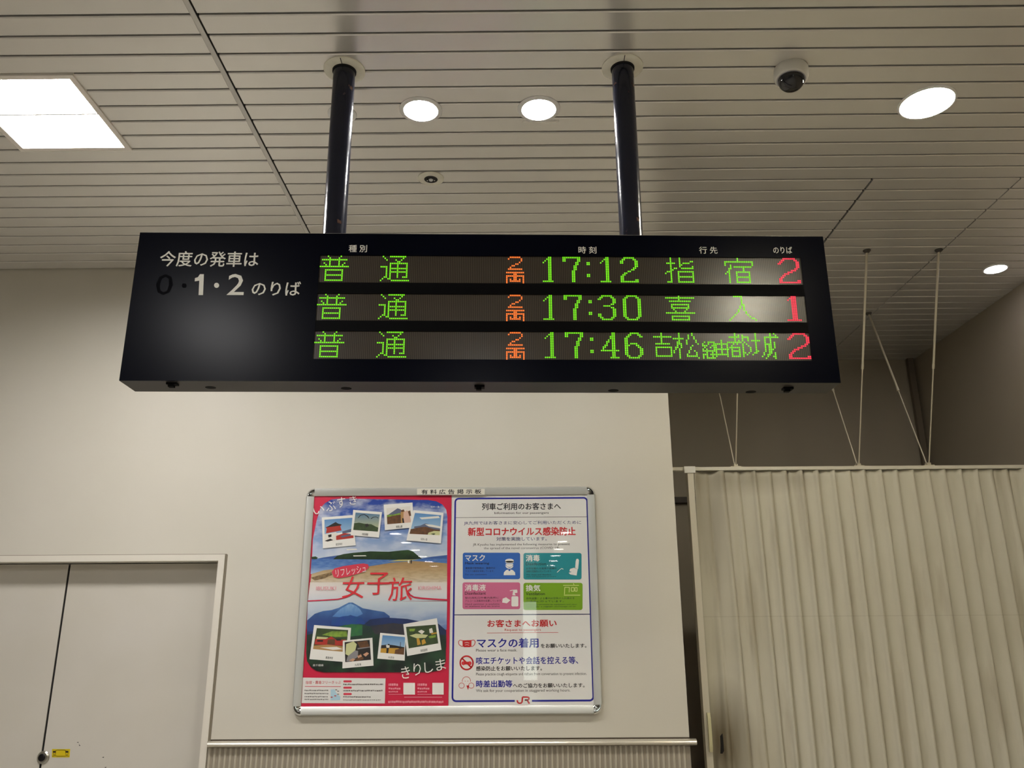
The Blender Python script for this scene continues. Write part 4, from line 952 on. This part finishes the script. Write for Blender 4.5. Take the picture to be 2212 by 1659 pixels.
def cbox(x0, y0, x1, y1, col, title, tx1, eng, ex1, ja, en):
    m = mat('ink_box_'+eng.split()[0].lower(), rgb(*col), 0.45)
    mq_ = MB(); a = B1((x0, y0)); b = B1((x1, y1)); add_poly(mq_, PW, rrect(a[0], a[1], b[0], b[1], 4.5), m, hN)
    bx_ = mq_.build('colour_box', None, npz, fix=False)
    lettering(bx_, PW, [N1(title, x0+30, y0+24, tx1, y0+108, m_wht, 0.022)], hN+0.0004)
    lettering(bx_, PW, [N1(eng, x0+30, y0+120, ex1, y0+158, m_ink, 0.004)], hN+0.0004)
    its = []
    for k_, (s_, w_) in enumerate(ja): its.append(N1(s_, x0+34, y0+184+38*k_, x0+34+w_, y0+211+38*k_, m_dk))
    for k_, (s_, w_) in enumerate(en): its.append(N1(s_, x0+34, y0+184+38*len(ja)+8+27*k_, x0+34+w_, y0+184+38*len(ja)+27+27*k_, m_dk))
    lettering(bx_, PW, its, hN+0.0004, 'small_print')
    return bx_
b_mask = cbox(235, 912, 970, 1250, (46, 102, 186), 'マスク', 520, 'Mask wearing', 572, [('乗務員や駅係員は、業務中は', 380), ('マスクの着用を実施しています。', 370)], [('For our customers', 270)])
b_dis = cbox(1012, 915, 1755, 1255, (30, 142, 152), '消毒', 1222, 'Disinfection', 1300, [('お手を触れる座席や設備の', 390), ('消毒を定期的に行っています。', 330)], [('We clean and disinfect', 320), ('seats and equipment on board', 380)])
b_liq = cbox(232, 1292, 970, 1635, (208, 108, 146), '消毒液', 530, 'Disinfectant', 530, [('駅の改札口や車内各所に', 430), ('アルコール消毒液を設置しています。', 470)], [('Hand sanitizer is available', 440), ('at stations and on trains', 440)])
b_ven = cbox(1012, 1298, 1768, 1645, (122, 168, 16), '換気', 1228, 'Ventilation', 1285, [('換気装置による車内の空気の入れ換えを', 620), ('こまめに行っています。', 480)], [('Trains are ventilated by equipment and open', 650), ('doors for a regular exchange of air', 640)])
hi = hN+0.0008
# icons
mq = MB(); E1 = lambda pts: [B1(p) for p in pts]
add_poly(mq, PW, E1(ell(833, 1015, 55, 26)), m_wht, hi); add_poly(mq, PW, E1([(785, 1018), (882, 1018), (890, 1040), (780, 1040)]), m_wht, hi)
add_poly(mq, PW, E1(ell(832, 1072, 52, 46)), m_wht, hi); add_poly(mq, PW, E1([(770, 1050), (895, 1050), (878, 1082), (832, 1108), (788, 1082)]), mat('icon_line_blue', rgb(46, 102, 186)), hi+0.0002)
add_poly(mq, PW, E1([(782, 1056), (884, 1056), (868, 1086), (832, 1100), (798, 1086)]), m_wht, hi+0.0004)
add_poly(mq, PW, E1([(758, 1200), (762, 1165), (790, 1135), (832, 1125), (876, 1135), (904, 1165), (908, 1200)]), m_wht, hi)
add_poly(mq, PW, E1([(822, 1126), (842, 1126), (846, 1140), (832, 1150), (818, 1140)]), mat('icon_line_blue', rgb(46, 102, 186)), hi+0.0002)
mq.build('mask_icon', None, b_mask, fix=False)
mq = MB()
add_poly(mq, PW, E1([(1690, 992), (1712, 990), (1722, 1010), (1712, 1120), (1672, 1122), (1680, 1020)]), m_wht, hi)
add_poly(mq, PW, E1([(1608, 1120), (1660, 1104), (1706, 1118), (1702, 1150), (1630, 1160), (1600, 1150)]), m_wht, hi)
add_poly(mq, PW, E1([(1590, 1168), (1640, 1158), (1700, 1150), (1692, 1205), (1610, 1190)]), m_wht, hi)
stroke(mq, PW, E1([(1442, 1164), (1480, 1128), (1500, 1114), (1522, 1124)]), 1.1, m_wht, hi)
mq.build('seat_icon', None, b_dis, fix=False)
mq = MB()
stroke(mq, PW, E1([(838, 1400), (870, 1392), (930, 1388)]), 1.6, m_wht, hi); add_poly(mq, PW, E1([(880, 1395), (932, 1390), (934, 1425), (900, 1428), (912, 1460), (870, 1458)]), m_wht, hi)
add_poly(mq, PW, E1(rrect(858, 1470, 946, 1600, 16)), m_wht, hi); add_poly(mq, PW, E1([(745, 1500), (790, 1482), (812, 1500), (845, 1520), (800, 1560), (740, 1550)]), m_wht, hi)
mq.build('spray_bottle_icon', None, b_liq, fix=False)
mq = MB()
for pts in ([(1520, 1330), (1722, 1330)], [(1528, 1455), (1738, 1455)], [(1540, 1355), (1536, 1445)], [(1540, 1355), (1600, 1355)], [(1600, 1355), (1596, 1420)], [(1624, 1358), (1624, 1405)], [(1624, 1405), (1660, 1405)], [(1660, 1358), (1660, 1405)], [(1624, 1358), (1660, 1358)], [(1672, 1358), (1672, 1405)], [(1672, 1405), (1698, 1405)], [(1698, 1358), (1698, 1405)], [(1672, 1358), (1698, 1358)], [(1650, 1306), (1662, 1330)]):
    stroke(mq, PW, E1(pts), 1.6, mat('icon_lime', rgb(214, 226, 140)), hi)
mq.build('window_icon', None, b_ven, fix=False)
# lower half
lettering(npz, PW, [N2('お客さまへお願い', 570, 235, 1490, 335, m_red, 0.026)], hN)
lettering(npz, PW, [N2('Request to passengers', 800, 355, 1280, 396, m_red)], hN)
lettering(npz, PW, [N2('マスクの着用', 430, 480, 1250, 612, m_blu, 0.026)], hN)
lettering(npz, PW, [N2('をお願いいたします。', 1278, 555, 1885, 612, m_ink, 0.022)], hN)
lettering(npz, PW, [N2('Please wear a face mask.', 420, 624, 965, 660, m_ink)], hN)
lettering(npz, PW, [N2('咳エチケットや会話を控える等、', 420, 728, 1775, 828, m_blu, 0.02)], hN)
lettering(npz, PW, [N2('感染防止をお願いいたします。', 420, 852, 1295, 915, m_ink, 0.02)], hN)
lettering(npz, PW, [N2('Please practice cough etiquette and refrain from conversation to prevent infection.', 420, 938, 1888, 985, m_ink)], hN)
lettering(npz, PW, [N2('時差出勤等', 420, 1040, 902, 1136, m_blu, 0.024)], hN)
lettering(npz, PW, [N2('へのご協力をお願いいたします。', 908, 1078, 1860, 1140, m_ink, 0.02)], hN)
lettering(npz, PW, [N2('We ask for your cooperation in staggered working hours.', 420, 1158, 1670, 1205, m_ink)], hN)
E2 = lambda pts: [B2(p) for p in pts]
mq = MB()
add_poly(mq, PW, E2([(240, 512), (360, 508), (358, 590), (340, 602), (262, 602), (242, 590)]), m_red, hN)
stroke(mq, PW, E2([(242, 515), (205, 508), (186, 530), (192, 565), (222, 588), (246, 592)]), 1.4, m_red, hN); stroke(mq, PW, E2([(358, 512), (392, 506), (410, 530), (402, 565), (378, 590), (352, 594)]), 1.4, m_red, hN)
stroke(mq, PW, E2([(268, 545), (300, 538), (330, 548)]), 0.9, m_wht, hN+0.0003); stroke(mq, PW, E2([(272, 575), (300, 566), (328, 578)]), 0.9, m_wht, hN+0.0003)
mq.build('mask_icon', None, npz, fix=False)
mq = MB()
pr = [(295+85*math.cos(math.radians(12*i)), 810+90*math.sin(math.radians(12*i))) for i in range(31)]
stroke(mq, PW, E2(pr), 3.4, m_red, hN); stroke(mq, PW, E2([(232, 748), (358, 872)]), 3.4, m_red, hN)
add_poly(mq, PW, E2(ell(252, 815, 26, 26)), m_red2, hN-0.0002); add_poly(mq, PW, E2(ell(336, 815, 26, 26)), m_red2, hN-0.0002); add_poly(mq, PW, E2([(262, 795), (326, 795), (326, 832), (262, 832)]), m_red, hN+0.0002)
mq.build('no_talking_icon', None, npz, fix=False)
mq = MB()
for (cx_, cy_, a0, a1) in ((292, 1050, 170, 370), (228, 1112, 0, 360), (356, 1112, 0, 360)):
    rr_ = 55 if a1 != 360 else 36
    pr = [(cx_+rr_*math.cos(math.radians(a0+(a1-a0)*i/16)), cy_+rr_*math.sin(math.radians(a0+(a1-a0)*i/16))) for i in range(17)]
    stroke(mq, PW, E2(pr), 1.0, m_red, hN)
add_poly(mq, PW, E2([(292, 1110), (330, 1110), (314, 1172)]), m_red, hN); add_poly(mq, PW, E2(ell(276, 1052, 5, 5, 8)), m_red, hN); add_poly(mq, PW, E2(ell(310, 1052, 5, 5, 8)), m_red, hN)
mq.build('staggered_hours_icon', None, npz, fix=False)
# red two-letter railway emblem
mq = MB()
stroke(mq, PW, E2([(968, 1306), (968, 1322), (975, 1338), (990, 1346), (1012, 1346), (1026, 1338), (1032, 1320), (1036, 1264), (1100, 1264), (1118, 1268), (1124, 1282), (1118, 1298), (1100, 1304), (1066, 1304), (1098, 1304), (1128, 1352)]), 3.4, m_red, hN)
add_text(mq, PW, 'KYUSHU', *B2((1014, 1368)), *B2((1106, 1381)), m_red, hN, 0.01)
em = mq.build('emblem', None, npz, fix=False); em['label'] = 'red two-letter railway emblem'

# ---- clear acrylic cover over both posters
m_cov = bpy.data.materials.new('acrylic_cover'); m_cov.use_nodes = True
nt = m_cov.node_tree; nt.nodes.clear()
out = nt.nodes.new('ShaderNodeOutputMaterial'); trn = nt.nodes.new('ShaderNodeBsdfTransparent'); gl = nt.nodes.new('ShaderNodeBsdfGlossy')
gl.inputs['Roughness'].default_value = 0.015; fr = nt.nodes.new('ShaderNodeFresnel'); fr.inputs[0].default_value = 1.45
mx = nt.nodes.new('ShaderNodeMixShader'); geo = nt.nodes.new('ShaderNodeNewGeometry'); ior = nt.nodes.new('ShaderNodeMapRange')
ior.inputs[3].default_value = 1.45; ior.inputs[4].default_value = 1/1.45     # thin sheet: same reflectance from both sides
nt.links.new(geo.outputs['Backfacing'], ior.inputs[0]); nt.links.new(ior.outputs[0], fr.inputs[0])
nt.links.new(fr.outputs[0], mx.inputs[0]); nt.links.new(trn.outputs[0], mx.inputs[1]); nt.links.new(gl.outputs[0], mx.inputs[2]); nt.links.new(mx.outputs[0], out.inputs[0])
mb = MB(); yc_ = PY-0.0085
mb.add([(FX0+0.035, yc_, FZ0+0.035), (FX1-0.035, yc_, FZ0+0.035), (FX1-0.035, yc_, FZ1-0.035), (FX0+0.035, yc_, FZ1-0.035)], [(0, 1, 2, 3)])
cv = mb.build('clear_cover', m_cov, nb, fix=False); cv['label'] = 'clear glossy acrylic cover'
